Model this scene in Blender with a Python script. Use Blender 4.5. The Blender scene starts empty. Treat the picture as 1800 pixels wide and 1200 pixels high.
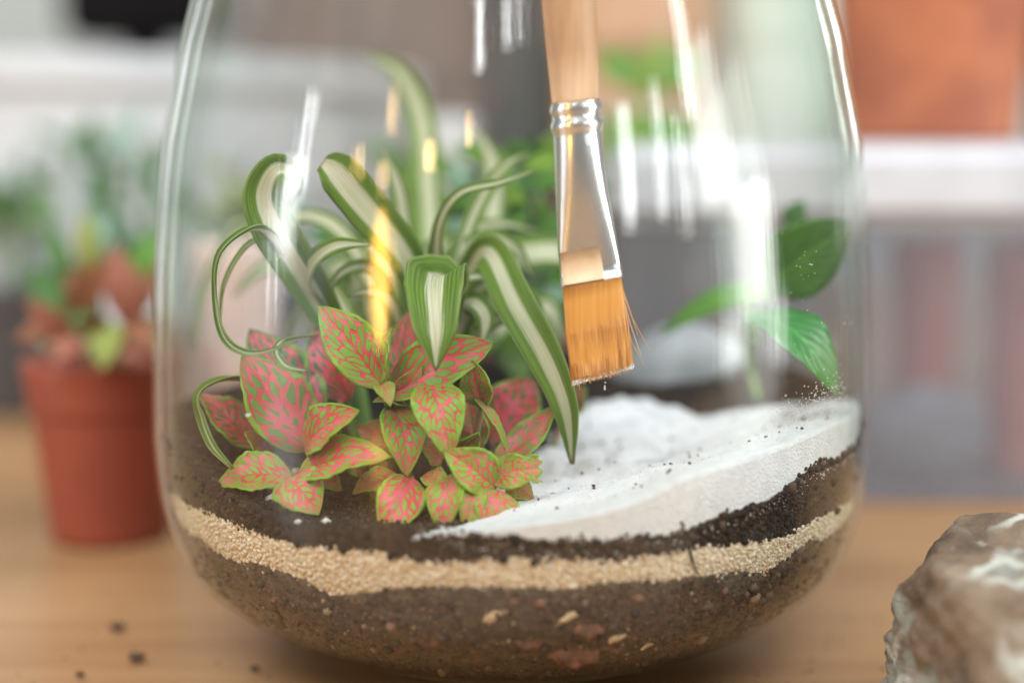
import bpy, bmesh, math, random
import numpy as np
from mathutils import Vector, Matrix, noise as mnoise

rng = np.random.default_rng(7)
random.seed(7)
S = bpy.context.scene
COL = S.collection
R = math.radians

# ------------------------------------------------------------------ camera, world, lights, exposure
CAM = Vector((0.0, -0.5, 0.1673))
PITCH = R(7.0)
FPX = 2500.0
cam_d = bpy.data.cameras.new('camera')
cam = bpy.data.objects.new('camera', cam_d)
COL.objects.link(cam)
cam.location = CAM
cam.rotation_euler = (R(90) - PITCH, 0, 0)
cam_d.lens = 50
cam_d.sensor_width = 36
cam_d.clip_start = 0.01
cam_d.clip_end = 50
cam_d.dof.use_dof = True
cam_d.dof.focus_distance = 0.425
cam_d.dof.aperture_fstop = 2.25
cam_d.dof.aperture_blades = 0
S.camera = cam

W = bpy.data.worlds.new('World')
S.world = W
W.use_nodes = True
bg = W.node_tree.nodes['Background']
bg.inputs['Color'].default_value = (0.92, 0.96, 1.0, 1)
bg.inputs['Strength'].default_value = 0.22

S.view_settings.view_transform = 'Standard'
S.view_settings.look = 'None'
S.view_settings.exposure = 0.13
S.view_settings.gamma = 1.0
S.cycles.use_denoising = True
S.cycles.max_bounces = 14
S.cycles.transparent_max_bounces = 40
S.cycles.glossy_bounces = 6
S.cycles.caustics_reflective = False
S.cycles.caustics_refractive = False

AIM = Vector((0, -0.03, 0.13))


def win(name, az, el, w, h, L, dist, col=(1, 1, 1), ell=False, roll=0.0, aim=None):
    """window or lamp of the room, or an added fill: an area light of radiance L, az from the camera side towards +x"""
    d = Vector((math.sin(R(az)) * math.cos(R(el)), -math.cos(R(az)) * math.cos(R(el)), math.sin(R(el))))
    l = bpy.data.lights.new(name, 'AREA')
    l.shape = 'ELLIPSE' if ell else 'RECTANGLE'
    l.size = w
    l.size_y = h
    l.energy = L * w * h * math.pi * (math.pi / 4 if ell else 1)
    l.color = col
    o = bpy.data.objects.new(name, l)
    COL.objects.link(o)
    o.location = AIM + d * dist
    q = ((aim - o.location) if aim else (-d)).to_track_quat('-Z', 'Y')
    o.rotation_euler = (q @ Matrix.Rotation(R(roll), 3, 'Z').to_quaternion()).to_euler()
    return o


# windows to the right of the camera
win('window_or_fill_light', 73, 9, 0.74, 0.90, 2.6, 2.05, (0.88, 1.0, 0.90), roll=14)
win('window_or_fill_light', 64, 17, 0.44, 0.66, 6.0, 2.0, (0.96, 1.0, 0.97), roll=8)
win('window_or_fill_light', 77, 4, 0.50, 0.34, 7.0, 2.0, (1.0, 1.0, 0.98), roll=6)
win('window_or_fill_light', 81, 0, 0.36, 0.42, 3.2, 2.0, (1.0, 1.0, 0.98), roll=5)
win('window_or_fill_light', 68.5, -5, 0.30, 0.26, 4.5, 2.0, (1.0, 0.99, 0.98))
win('window_or_fill_light', 86.5, -4, 0.17, 0.26, 4.5, 2.0, (1.0, 0.99, 0.98))
win('window_or_fill_light', 59, 26, 0.10, 0.46, 15.0, 2.0, (0.96, 1.0, 0.97), roll=-4)
win('window_or_fill_light', 53, 13, 0.035, 0.50, 14.0, 2.0, (0.96, 1.0, 0.97), roll=3)
win('window_or_fill_light', 35, 15, 0.085, 0.55, 13.0, 2.0, (0.95, 0.99, 1.0))
win('window_or_fill_light', 46, 16, 0.055, 0.6, 13.0, 2.0, (0.95, 0.99, 1.0), roll=-4)
# high windows behind the camera
win('window_or_fill_light', -11, 35, 0.085, 0.50, 17.0, 2.0, (0.96, 0.99, 1.0), roll=5)
win('window_or_fill_light', -2, 36, 0.045, 0.40, 15.0, 2.0, (0.96, 0.99, 1.0))
win('window_or_fill_light', 3, 35, 0.03, 0.30, 12.0, 2.0, (0.96, 0.99, 1.0))
# left window and the pale shape below it
win('window_or_fill_light', -67, 15, 0.10, 0.44, 15.0, 2.0, (0.95, 0.98, 1.0), roll=-8)
win('window_or_fill_light', -71, 8, 0.16, 0.34, 15.0, 2.0, (0.95, 0.98, 1.0), roll=-12)
win('window_or_fill_light', -76, 3, 0.06, 0.30, 12.0, 2.0, (0.95, 0.98, 1.0), roll=8)
win('window_or_fill_light', -70, -5, 0.66, 0.70, 0.9, 1.2, (0.72, 0.80, 1.0), ell=True)  # dim light added to mirror a pale surface in the glass, no window
# windows of the far side, outside the picture
win('window_or_fill_light', 147, 17, 0.30, 0.7, 7.0, 1.7, (1.0, 1.0, 0.98))
win('window_or_fill_light', -138, 10, 0.12, 0.9, 1.3, 1.7, (0.96, 0.98, 1.0))
# big soft light from overhead
win('ceiling_light', 0, 80, 2.6, 2.2, 0.6, 2.2, (0.98, 0.99, 1.0))
# high side fill lights added to brighten the things further back
win('window_or_fill_light', -75, 50, 1.3, 1.0, 4.5, 1.9, (0.92, 0.96, 1.0), aim=Vector((0, .8, .15)))
win('window_or_fill_light', 70, 52, 1.2, 1.0, 4.5, 1.9, (0.94, 0.97, 1.0), aim=Vector((.2, .6, .12)))
# wide fill light added high behind the camera to brighten the fronts
win('front_fill', -8, 53, 2.6, 1.4, 5.6, 3.0, (0.93, 0.97, 1.0))
# warm lamps of the room behind the camera
WARM = (1.0, 0.62, 0.22)
win('lamp_light', -38.5, 3.0, 0.17, 0.27, 20, 1.5, (1.0, 0.52, 0.09), ell=True, roll=3)
for az, el, w_, h_ in ((-38, 22, .013, .17), (-47, 14.5, .016, .15), (-39, 12.5, .014, .15), (-25, 16.5, .014, .15), (-13, 20.5, .010, .14)):
    win('lamp_light', az, el, w_, h_, 80, 1.6, WARM, ell=True, roll=6)

# ------------------------------------------------------------------ helpers


def ray(px, py):
    x = (px - 900) / FPX
    u = (600 - py) / FPX
    c, s = math.cos(PITCH), math.sin(PITCH)
    return Vector((x, c + u * s, -s + u * c))


def P(px, py, y):
    """point of the photograph's pixel (1800 wide) at world depth y"""
    d = ray(px, py)
    return CAM + d * ((y - CAM.y) / d.y)


def sc(y):
    return (y - CAM.y) / FPX


def onz(px, py, z):
    d = ray(px, py)
    return CAM + d * ((z - CAM.z) / d.z)


def link(name, me, mat=None, parent=None):
    o = bpy.data.objects.new(name, me)
    COL.objects.link(o)
    if mat:
        me.materials.append(mat)
    if parent:
        o.parent = parent
    return o


def mesh(name, verts, faces, mat=None, parent=None, uvs=None, smooth=True):
    me = bpy.data.meshes.new(name)
    me.from_pydata([tuple(v) for v in verts], [], faces)
    if uvs is not None:
        l = me.uv_layers.new(name='UVMap')
        idx = np.zeros(len(me.loops), dtype=np.int32)
        me.loops.foreach_get('vertex_index', idx)
        l.data.foreach_set('uv', np.asarray(uvs, dtype=np.float32)[idx].ravel())
    if smooth:
        me.polygons.foreach_set('use_smooth', [True] * len(me.polygons))
    me.update()
    return link(name, me, mat, parent)


def tag(o, label, cat, group=None, kind=None):
    o['label'] = label
    o['category'] = cat
    if group:
        o['group'] = group
    if kind:
        o['kind'] = kind
    return o


def struct(o):
    o['kind'] = 'structure'
    return o


def empty(name, loc=(0, 0, 0)):
    o = bpy.data.objects.new(name, None)
    o.empty_display_size = 0.01
    COL.objects.link(o)
    o.location = loc
    return o


def own(root, o):
    """parent o (built in world coordinates) under root"""
    o.parent = root
    o.matrix_parent_inverse = Matrix.Translation(root.location).inverted()
    return o


def lathe(prof, n=64, closed=False, cx=0, cy=0, wob=0.0):
    vs, fs, uv = [], [], []
    m = len(prof)
    for i, (r, z) in enumerate(prof):
        for k in range(n):
            a = 2 * math.pi * k / n
            rr = r * (1 + wob * mnoise.noise((3 * math.cos(a), 3 * math.sin(a), z * 30)))
            vs.append((cx + rr * math.cos(a), cy + rr * math.sin(a), z))
            uv.append((k / n, i / m))
    for i in range(m - 1 if not closed else m):
        j = (i + 1) % m
        for k in range(n):
            k2 = (k + 1) % n
            fs.append((i * n + k, i * n + k2, j * n + k2, j * n + k))
    return vs, fs, uv


def catmull(pts, n):
    pts = [Vector(p) for p in pts]
    if len(pts) == 2:
        return [pts[0].lerp(pts[1], i / (n - 1)) for i in range(n)]
    ext = [2 * pts[0] - pts[1]] + pts + [2 * pts[-1] - pts[-2]]
    out = []
    m = len(pts) - 1
    for i in range(n):
        t = i / (n - 1) * m
        k = min(int(t), m - 1)
        f = t - k
        a, b, c, d = ext[k:k + 4]
        out.append(0.5 * ((2 * b) + (c - a) * f + (2 * a - 5 * b + 4 * c - d) * f * f + (3 * b - a - 3 * c + d) * f ** 3))
    return out


def tube(pts, radii, n=24, k=8):
    c = catmull(pts, n)
    rad = np.interp(np.linspace(0, 1, n), np.linspace(0, 1, len(radii)), radii)
    vs, fs = [], []
    up = Vector((0.3, -1, 0.2)).normalized()
    for i in range(n):
        t = (c[min(i + 1, n - 1)] - c[max(i - 1, 0)]).normalized()
        s = t.cross(up)
        if s.length < 1e-4:
            s = t.cross(Vector((1, 0, 0)))
        s.normalize()
        b = t.cross(s)
        for j in range(k):
            a = 2 * math.pi * j / k
            vs.append(c[i] + (s * math.cos(a) + b * math.sin(a)) * float(rad[i]))
    for i in range(n - 1):
        for j in range(k):
            j2 = (j + 1) % k
            fs.append((i * k + j, i * k + j2, (i + 1) * k + j2, (i + 1) * k + j))
    fs.append(tuple(reversed(range(k))))
    fs.append(tuple((n - 1) * k + j for j in range(k)))
    return vs, fs


# ---- materials
def nd(nt, typ, ins=None, **props):
    n = nt.nodes.new(typ)
    for k, v in props.items():
        setattr(n, k, v)
    for k, v in (ins or {}).items():
        if isinstance(v, bpy.types.NodeSocket):
            nt.links.new(v, n.inputs[k])
        else:
            n.inputs[k].default_value = v
    return n


def mt(nt, op, a, b=None, c=None, clamp=False):
    n = nt.nodes.new('ShaderNodeMath')
    n.operation = op
    n.use_clamp = clamp
    for i, v in enumerate((a, b, c)):
        if v is None:
            continue
        if isinstance(v, bpy.types.NodeSocket):
            nt.links.new(v, n.inputs[i])
        else:
            n.inputs[i].default_value = v
    return n.outputs[0]


def smooth(nt, x, lo, hi):
    n = nd(nt, 'ShaderNodeMapRange', interpolation_type='SMOOTHSTEP')
    for k, v in (('Value', x), ('From Min', lo), ('From Max', hi)):
        if isinstance(v, bpy.types.NodeSocket):
            nt.links.new(v, n.inputs[k])
        else:
            n.inputs[k].default_value = v
    return n.outputs[0]


def mixc(nt, f, a, b, blend='MIX'):
    n = nd(nt, 'ShaderNodeMix', data_type='RGBA', blend_type=blend)
    for i, v in ((0, f), (6, a), (7, b)):
        if isinstance(v, bpy.types.NodeSocket):
            nt.links.new(v, n.inputs[i])
        else:
            n.inputs[i].default_value = v if i == 0 else (*v, 1) if len(v) == 3 else v
    return n.outputs[2]


def ramp(nt, f, stops):
    n = nd(nt, 'ShaderNodeValToRGB', {'Fac': f})
    cr = n.color_ramp
    while len(cr.elements) < len(stops):
        cr.elements.new(0.5)
    for e, (p, c) in zip(cr.elements, stops):
        e.position = p
        e.color = (*c, 1)
    return n.outputs[0]


def new_mat(name):
    m = bpy.data.materials.new(name)
    m.use_nodes = True
    nt = m.node_tree
    b = nt.nodes['Principled BSDF']
    return m, nt, b


def simple(name, c1, c2=None, scale=20, rough=0.5, bump=0.0, bscale=None, metal=0.0, detail=4, spec=0.5, stops=None):
    m, nt, b = new_mat(name)
    tc = nd(nt, 'ShaderNodeTexCoord').outputs['Object']
    nz = nd(nt, 'ShaderNodeTexNoise', {'Vector': tc, 'Scale': scale, 'Detail': detail, 'Roughness': .6})
    f = nz.outputs['Fac']
    if stops:
        col = ramp(nt, f, stops)
    else:
        c2 = c2 or tuple(x * .82 for x in c1)
        col = mixc(nt, smooth(nt, f, .35, .65), c1, c2)
    nt.links.new(col, b.inputs['Base Color'])
    b.inputs['Roughness'].default_value = rough
    b.inputs['Metallic'].default_value = metal
    b.inputs['Specular IOR Level'].default_value = spec
    if bump:
        n2 = nd(nt, 'ShaderNodeTexNoise', {'Vector': tc, 'Scale': bscale or scale * 3, 'Detail': 5})
        bp = nd(nt, 'ShaderNodeBump', {'Height': n2.outputs['Fac'], 'Strength': bump, 'Distance': 0.002})
        nt.links.new(bp.outputs[0], b.inputs['Normal'])
    return m


def islands(name, stops, rough=0.8, bump=.3, spec=.3):
    """granules: one colour per grain"""
    m, nt, b = new_mat(name)
    g = nd(nt, 'ShaderNodeNewGeometry')
    col = ramp(nt, g.outputs['Random Per Island'], stops)
    tc = nd(nt, 'ShaderNodeTexCoord').outputs['Object']
    nz = nd(nt, 'ShaderNodeTexNoise', {'Vector': tc, 'Scale': 900, 'Detail': 3})
    col = mixc(nt, mt(nt, 'MULTIPLY', nz.outputs['Fac'], .5), col, tuple(x * .5 for x in stops[0][1]))
    nt.links.new(col, b.inputs['Base Color'])
    b.inputs['Roughness'].default_value = rough
    b.inputs['Specular IOR Level'].default_value = spec
    return m


def leafy(m, nt, b, col, trans=0.25, tcol=None, rough=0.42, spec=.4, bump=None):
    nt.links.new(col, b.inputs['Base Color'])
    b.inputs['Roughness'].default_value = rough
    b.inputs['Specular IOR Level'].default_value = spec
    tr = nd(nt, 'ShaderNodeBsdfTranslucent', {'Color': tcol or col})
    mx = nd(nt, 'ShaderNodeMixShader', {0: trans, 1: b.outputs[0], 2: tr.outputs[0]})
    nt.links.new(mx.outputs[0], nt.nodes['Material Output'].inputs['Surface'])
    if bump:
        bp = nd(nt, 'ShaderNodeBump', {'Height': bump, 'Strength': .6, 'Distance': 0.0009})
        nt.links.new(bp.outputs[0], b.inputs['Normal'])


def mat_fittonia():
    m, nt, b = new_mat('fittonia_leaf')
    uv = nd(nt, 'ShaderNodeUVMap', uv_map='UVMap').outputs[0]
    sx = nd(nt, 'ShaderNodeSeparateXYZ', {0: uv})
    u = sx.outputs[0]
    v = mt(nt, 'MULTIPLY_ADD', sx.outputs[1], 2.0, -1.0)
    a = mt(nt, 'ABSOLUTE', v)
    side = mt(nt, 'SIGN', v)
    rnd = nd(nt, 'ShaderNodeObjectInfo').outputs['Random']
    dn = nd(nt, 'ShaderNodeTexNoise', {'Vector': uv, 'Scale': 6.0, 'Detail': 2.0, 'W': mt(nt, 'MULTIPLY', rnd, 40.0)}, noise_dimensions='4D')
    dsp = mt(nt, 'MULTIPLY', mt(nt, 'SUBTRACT', dn.outputs['Fac'], .5), .10)
    bb = mt(nt, 'ADD', mt(nt, 'SUBTRACT', u, mt(nt, 'MULTIPLY', a, .34)), dsp)
    X = mt(nt, 'ADD', mt(nt, 'MULTIPLY', bb, mt(nt, 'MULTIPLY_ADD', rnd, 4.4, 6.6)), mt(nt, 'MULTIPLY', rnd, 37.0))
    Y = mt(nt, 'ADD', mt(nt, 'MULTIPLY', mt(nt, 'ADD', a, dsp), 2.4), mt(nt, 'MULTIPLY', side, 9.1))
    vec = nd(nt, 'ShaderNodeCombineXYZ', {0: X, 1: Y})
    vo = nd(nt, 'ShaderNodeTexVoronoi', {'Vector': vec.outputs[0], 'Scale': 1.0, 'Randomness': .8}, voronoi_dimensions='2D', feature='DISTANCE_TO_EDGE')
    tone = nd(nt, 'ShaderNodeAttribute', attribute_type='OBJECT', attribute_name='pink').outputs['Fac']
    big = nd(nt, 'ShaderNodeTexNoise', {'Vector': uv, 'Scale': 2.6, 'Detail': 1.0, 'W': mt(nt, 'MULTIPLY', rnd, 90.0)}, noise_dimensions='4D').outputs['Fac']
    thr = mt(nt, 'ADD', mt(nt, 'ADD', tone, .022), mt(nt, 'MULTIPLY', mt(nt, 'SUBTRACT', big, .5), .22))
    thr = mt(nt, 'ADD', thr, mt(nt, 'MULTIPLY', smooth(nt, a, .75, .1), .06))
    g = smooth(nt, mt(nt, 'SUBTRACT', vo.outputs['Distance'], thr), -.025, .025)
    mar = smooth(nt, mt(nt, 'ADD', a, mt(nt, 'MULTIPLY', dsp, 3.4)), .80, .93)
    mar2 = smooth(nt, u, .93, .99)
    gm = mt(nt, 'MAXIMUM', g, mt(nt, 'MAXIMUM', mar, mar2))
    gm = mt(nt, 'MULTIPLY', gm, smooth(nt, a, .012, .05))
    fine = nd(nt, 'ShaderNodeTexNoise', {'Vector': uv, 'Scale': 45.0, 'Detail': 4.0}).outputs['Fac']
    pink = mixc(nt, smooth(nt, big, .35, .68), (.70, .070, .075), (.80, .165, .21))
    pink = mixc(nt, mt(nt, 'MULTIPLY', fine, .35), pink, (.40, .03, .04))
    lime = nd(nt, 'ShaderNodeAttribute', attribute_type='OBJECT', attribute_name='lime').outputs['Fac']
    inner = mixc(nt, lime, (.065, .17, .03), (.22, .43, .035))
    green = mixc(nt, mt(nt, 'MULTIPLY', mar, .8), inner, (.27, .44, .03))
    green = mixc(nt, mt(nt, 'MULTIPLY', smooth(nt, fine, .3, .8), .4), green, (.14, .27, .04))
    col = mixc(nt, gm, pink, green)
    h = mt(nt, 'ADD', mt(nt, 'MULTIPLY', gm, .8), mt(nt, 'MULTIPLY', fine, .25))
    leafy(m, nt, b, col, trans=.2, rough=.38, spec=.45, bump=h)
    return m


def mat_spider():
    m, nt, b = new_mat('striped_leaf')
    uv = nd(nt, 'ShaderNodeUVMap', uv_map='UVMap').outputs[0]
    sx = nd(nt, 'ShaderNodeSeparateXYZ', {0: uv})
    u = sx.outputs[0]
    v = mt(nt, 'MULTIPLY_ADD', sx.outputs[1], 2.0, -1.0)
    rnd = nd(nt, 'ShaderNodeObjectInfo').outputs['Random']
    st = nd(nt, 'ShaderNodeCombineXYZ', {0: mt(nt, 'MULTIPLY', u, 1.6), 1: mt(nt, 'MULTIPLY', v, 9.0), 2: mt(nt, 'MULTIPLY', rnd, 30.0)})
    nz = nd(nt, 'ShaderNodeTexNoise', {'Vector': st.outputs[0], 'Scale': 1.6, 'Detail': 5.0, 'Roughness': .65}).outputs['Fac']
    a = mt(nt, 'ADD', mt(nt, 'ABSOLUTE', v), mt(nt, 'MULTIPLY', mt(nt, 'SUBTRACT', nz, .5), .62))
    wid = nd(nt, 'ShaderNodeAttribute', attribute_type='OBJECT', attribute_name='stripe').outputs['Fac']
    g = smooth(nt, mt(nt, 'SUBTRACT', a, wid), -.05, .07)
    gcol = mixc(nt, smooth(nt, nz, .35, .65), (.11, .22, .016), (.25, .40, .045))
    gcol = mixc(nt, smooth(nt, a, .93, 1.0), gcol, (.34, .45, .14))
    ccol = mixc(nt, smooth(nt, nz, .42, .66), (.86, .84, .68), (.62, .68, .32))
    col = mixc(nt, g, ccol, gcol)
    vn = mt(nt, 'MULTIPLY_ADD', mt(nt, 'SINE', mt(nt, 'MULTIPLY', v, 46.0)), .10, .90)
    col = mixc(nt, .55, col, nd(nt, 'ShaderNodeCombineXYZ', {0: vn, 1: vn, 2: vn}).outputs[0], 'MULTIPLY')
    col = mixc(nt, mt(nt, 'MULTIPLY', smooth(nt, mt(nt, 'ADD', u, mt(nt, 'MULTIPLY', nz, .05)), .985, 1.02), .8), col, (.28, .19, .08))
    leafy(m, nt, b, col, trans=.38, rough=.38, bump=mt(nt, 'MULTIPLY_ADD', vn, 2.0, nz))
    return m


def mat_leaf(name, c1, c2, rough=.4, trans=.25, vein=True, spec=.5):
    m, nt, b = new_mat(name)
    uv = nd(nt, 'ShaderNodeUVMap', uv_map='UVMap').outputs[0]
    sx = nd(nt, 'ShaderNodeSeparateXYZ', {0: uv})
    v = mt(nt, 'MULTIPLY_ADD', sx.outputs[1], 2.0, -1.0)
    a = mt(nt, 'ABSOLUTE', v)
    nz = nd(nt, 'ShaderNodeTexNoise', {'Vector': uv, 'Scale': 7.0, 'Detail': 5.0}).outputs['Fac']
    wv = mt(nt, 'SINE', mt(nt, 'MULTIPLY', mt(nt, 'SUBTRACT', sx.outputs[0], mt(nt, 'MULTIPLY', a, .4)), 50.0))
    col = mixc(nt, smooth(nt, nz, .3, .7), c1, c2)
    col = mixc(nt, mt(nt, 'MULTIPLY', smooth(nt, a, .06, .0), .7), col, tuple(min(1, x * 1.9 + .03) for x in c2))
    h = mt(nt, 'ADD', mt(nt, 'MULTIPLY', wv, .22), nz)
    leafy(m, nt, b, col, trans=trans, rough=rough, spec=spec, bump=h)
    return m


def mat_glass():
    m, nt, b = new_mat('clear_glass')
    nt.nodes.remove(b)
    geo = nd(nt, 'ShaderNodeNewGeometry')
    tc = nd(nt, 'ShaderNodeTexCoord').outputs['Object']
    s = nd(nt, 'ShaderNodeSeparateXYZ', {0: tc})
    ang = mt(nt, 'ARCTAN2', s.outputs[0], mt(nt, 'MULTIPLY', s.outputs[1], -1.0))
    vec = nd(nt, 'ShaderNodeCombineXYZ', {0: mt(nt, 'MULTIPLY', ang, 9.0), 1: mt(nt, 'MULTIPLY', s.outputs[2], 2.5)})
    n1 = nd(nt, 'ShaderNodeTexNoise', {'Vector': vec.outputs[0], 'Scale': 3.2, 'Detail': 5.0, 'Roughness': .5}).outputs['Fac']
    n2 = nd(nt, 'ShaderNodeTexNoise', {'Vector': tc, 'Scale': 24.0, 'Detail': 1.0}).outputs['Fac']
    hh = mt(nt, 'ADD', mt(nt, 'MULTIPLY', n1, .9), mt(nt, 'MULTIPLY', n2, .9))
    bp = nd(nt, 'ShaderNodeBump', {'Height': hh, 'Strength': .10, 'Distance': 0.0010})
    dp = nd(nt, 'ShaderNodeVectorMath', {0: geo.outputs['Normal'], 1: geo.outputs['Incoming']}, operation='DOT_PRODUCT').outputs['Value']
    fc = mt(nt, 'SUBTRACT', 1.0, mt(nt, 'ABSOLUTE', dp), clamp=True)
    fr = mt(nt, 'MULTIPLY_ADD', mt(nt, 'POWER', fc, 5.0), .94, .034, clamp=True)
    tint = mixc(nt, mt(nt, 'POWER', fc, 4.0), (.985, .99, .985), (.74, .86, .78))
    tr = nd(nt, 'ShaderNodeBsdfTransparent', {'Color': tint})
    gl = nd(nt, 'ShaderNodeBsdfGlossy', {'Color': (1, 1, 1, 1), 'Roughness': .015, 'Normal': bp.outputs[0]})
    mx = nd(nt, 'ShaderNodeMixShader', {0: fr, 1: tr.outputs[0], 2: gl.outputs[0]})
    # thick foot of greenish glass: diffuse colour stands in for light scattered inside
    base = mt(nt, 'MULTIPLY', smooth(nt, s.outputs[2], .0165, .0085), .30)
    df = nd(nt, 'ShaderNodeBsdfDiffuse', {'Color': (.36, .44, .30, 1)})
    mb = nd(nt, 'ShaderNodeMixShader', {0: base, 1: mx.outputs[0], 2: df.outputs[0]})
    nt.links.new(mb.outputs[0], nt.nodes['Material Output'].inputs['Surface'])
    return m


def mat_wood(name, c1, c2, scale=1.0, rough=.38, axis=0, bump=.15):
    m, nt, b = new_mat(name)
    tc = nd(nt, 'ShaderNodeTexCoord').outputs['Object']
    sc_ = [14 * scale, 14 * scale, 14 * scale]
    sc_[axis] = 1.1 * scale
    mp = nd(nt, 'ShaderNodeMapping', {'Vector': tc, 'Scale': tuple(sc_)})
    n1 = nd(nt, 'ShaderNodeTexNoise', {'Vector': mp.outputs[0], 'Scale': 1.0, 'Detail': 6.0, 'Roughness': .6, 'Distortion': .6}).outputs['Fac']
    n2 = nd(nt, 'ShaderNodeTexNoise', {'Vector': mp.outputs[0], 'Scale': 9.0, 'Detail': 4.0}).outputs['Fac']
    f = mt(nt, 'ADD', mt(nt, 'MULTIPLY', n1, .75), mt(nt, 'MULTIPLY', n2, .25))
    col = mixc(nt, smooth(nt, f, .38, .60), c1, c2)
    st = nd(nt, 'ShaderNodeTexNoise', {'Vector': tc, 'Scale': 7.0 * scale, 'Detail': 3.0}).outputs['Fac']
    col = mixc(nt, mt(nt, 'MULTIPLY', smooth(nt, st, .5, .7), .35), col, tuple(x * .55 for x in c2))
    nt.links.new(col, b.inputs['Base Color'])
    b.inputs['Roughness'].default_value = rough
    bp = nd(nt, 'ShaderNodeBump', {'Height': f, 'Strength': bump, 'Distance': .001})
    nt.links.new(bp.outputs[0], b.inputs['Normal'])
    return m


M = {}
M['fit'] = mat_fittonia()
M['spider'] = mat_spider()
M['glass'] = mat_glass()
M['table'] = mat_wood('table_wood', (.45, .26, .125), (.33, .175, .075), .55, .34, 0, .1)
M['handle'] = mat_wood('handle_wood', (.60, .36, .20), (.47, .26, .13), 6.0, .5, 2, .2)
M['gloss_leaf'] = mat_leaf('glossy_green_leaf', (.045, .21, .045), (.07, .28, .07), .16, .15, spec=.7)
M['mid_leaf'] = mat_leaf('matte_green_leaf', (.09, .25, .02), (.13, .32, .03), .5, .3)
M['deep_leaf'] = mat_leaf('deep_green_leaf', (.065, .205, .014), (.09, .25, .02), .45, .3)
M['dark_leaf'] = mat_leaf('dark_green_leaf', (.04, .13, .02), (.09, .25, .04), .45, .3)
M['lime_leaf'] = mat_leaf('lime_leaf', (.22, .38, .03), (.16, .30, .02), .5, .35)
M['blue_leaf'] = mat_leaf('blue_green_leaf', (.17, .32, .21), (.30, .44, .32), .6, .25)
M['yellow_leaf'] = mat_leaf('yellow_green_leaf', (.36, .40, .10), (.27, .33, .07), .6, .3)
M['rust_leaf'] = mat_leaf('rust_leaf', (.34, .12, .06), (.22, .10, .04), .6, .2)
M['rose_leaf'] = mat_leaf('rose_leaf', (.42, .11, .10), (.28, .14, .06), .6, .2)
M['stem'] = simple('stem', (.22, .25, .07), (.30, .17, .10), 200, .6)
M['green_stem'] = simple('green_stem', (.16, .30, .06), (.22, .36, .10), 120, .5)
M['soil'] = simple('soil', (.05, .032, .022), rough=.95, bump=.8, bscale=900, scale=350, spec=.2,
                   stops=[(.30, (.008, .006, .005)), (.5, (.034, .022, .016)), (.66, (.065, .043, .028)), (.78, (.15, .105, .07))])
M['low_soil'] = simple('low_soil', (.08, .05, .035), rough=.9, bump=.7, bscale=800, scale=260, spec=.25,
                       stops=[(.28, (.03, .022, .016)), (.5, (.095, .066, .046)), (.68, (.15, .105, .075)), (.8, (.27, .20, .14))])
M['crumb'] = islands('soil_crumb', [(0, (.010, .007, .006)), (.5, (.032, .020, .014)), (.85, (.06, .038, .025)), (1, (.13, .085, .055))])
M['low_crumb'] = islands('low_soil_crumb', [(0, (.035, .025, .018)), (.5, (.095, .066, .047)), (.88, (.16, .11, .078)), (.95, (.24, .12, .075)), (1, (.40, .31, .22))])
M['tan_grain'] = islands('tan_sand_grain', [(0, (.62, .46, .29)), (.3, (.78, .64, .46)), (.6, (.84, .74, .58)), (.85, (.88, .82, .70)), (1, (.66, .43, .20))], .6, spec=.5)
M['tan_sand'] = simple('tan_sand', (.74, .57, .38), rough=.8, bump=.8, bscale=1300, scale=700, stops=[(.3, (.55, .36, .2)), (.5, (.72, .54, .36)), (.7, (.82, .70, .52))])
M['white_sand'] = simple('white_sand', (.80, .805, .825), (.72, .725, .745), rough=.95, bump=.6, bscale=1500, scale=260, spec=.3)
M['white_grain'] = islands('white_sand_grain', [(0, (.58, .56, .54)), (.5, (.76, .75, .74)), (1, (.84, .84, .84))], .6)
M['terracotta_chip'] = simple('terracotta_chip', (.30, .125, .075), (.12, .07, .045), 140, .9, .8, 500)
M['straw'] = simple('straw_chip', (.62, .47, .30), (.46, .32, .19), 300, .8, .5, 700)
M['perlite'] = simple('perlite', (.76, .74, .70), (.55, .50, .44), 350, .8, .8, 700)
M['grey_stone'] = simple('grey_stone', (.34, .35, .36), (.24, .25, .26), 60, .75, .4, 200)
M['terracotta'] = simple('terracotta_plastic', (.27, .056, .030), (.23, .048, .027), 30, .45, .1, 120)
M['terracotta2'] = simple('terracotta_clay', (.44, .145, .062), (.30, .09, .045), 26, .65, .3, 90)
M['brown_clay'] = simple('brown_clay', (.26, .11, .06), (.20, .085, .045), 14, .7)
M['tan_clay'] = simple('tan_clay', (.60, .36, .22), (.54, .31, .19), 14, .7)
M['cream'] = simple('cream_ceramic', (.72, .62, .48), (.66, .56, .43), 14, .4)
M['white'] = simple('white_ceramic', (.72, .72, .73), (.66, .66, .67), 10, .4)
M['rim'] = simple('rim_plastic', (.56, .56, .59), (.50, .50, .53), 30, .5)
M['rose_clay'] = simple('rose_clay', (.62, .20, .13), (.55, .18, .14), 14, .7)
M['pink'] = simple('pale_pink_ceramic', (.86, .68, .62), (.74, .56, .51), 40, .6)
M['mint'] = simple('mint_ceramic', (.70, .78, .70), (.62, .71, .63), 10, .35)
M['black'] = simple('black_plastic', (.005, .004, .004), (.007, .006, .006), 10, .9, spec=.1)
M['charcoal'] = simple('charcoal_plastic', (.06, .06, .062), (.075, .075, .077), 10, .5)
M['pale_grey'] = simple('pale_grey_plastic', (.60, .63, .66), (.55, .58, .61), 6, .5)
M['brown'] = simple('brown_board', (.17, .125, .105), (.14, .10, .085), 4, .6)
M['wall'] = simple('wall_paint', (.52, .55, .52), (.48, .51, .48), 2, .8)
M['bristle'] = None
M['rock'] = None


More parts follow.
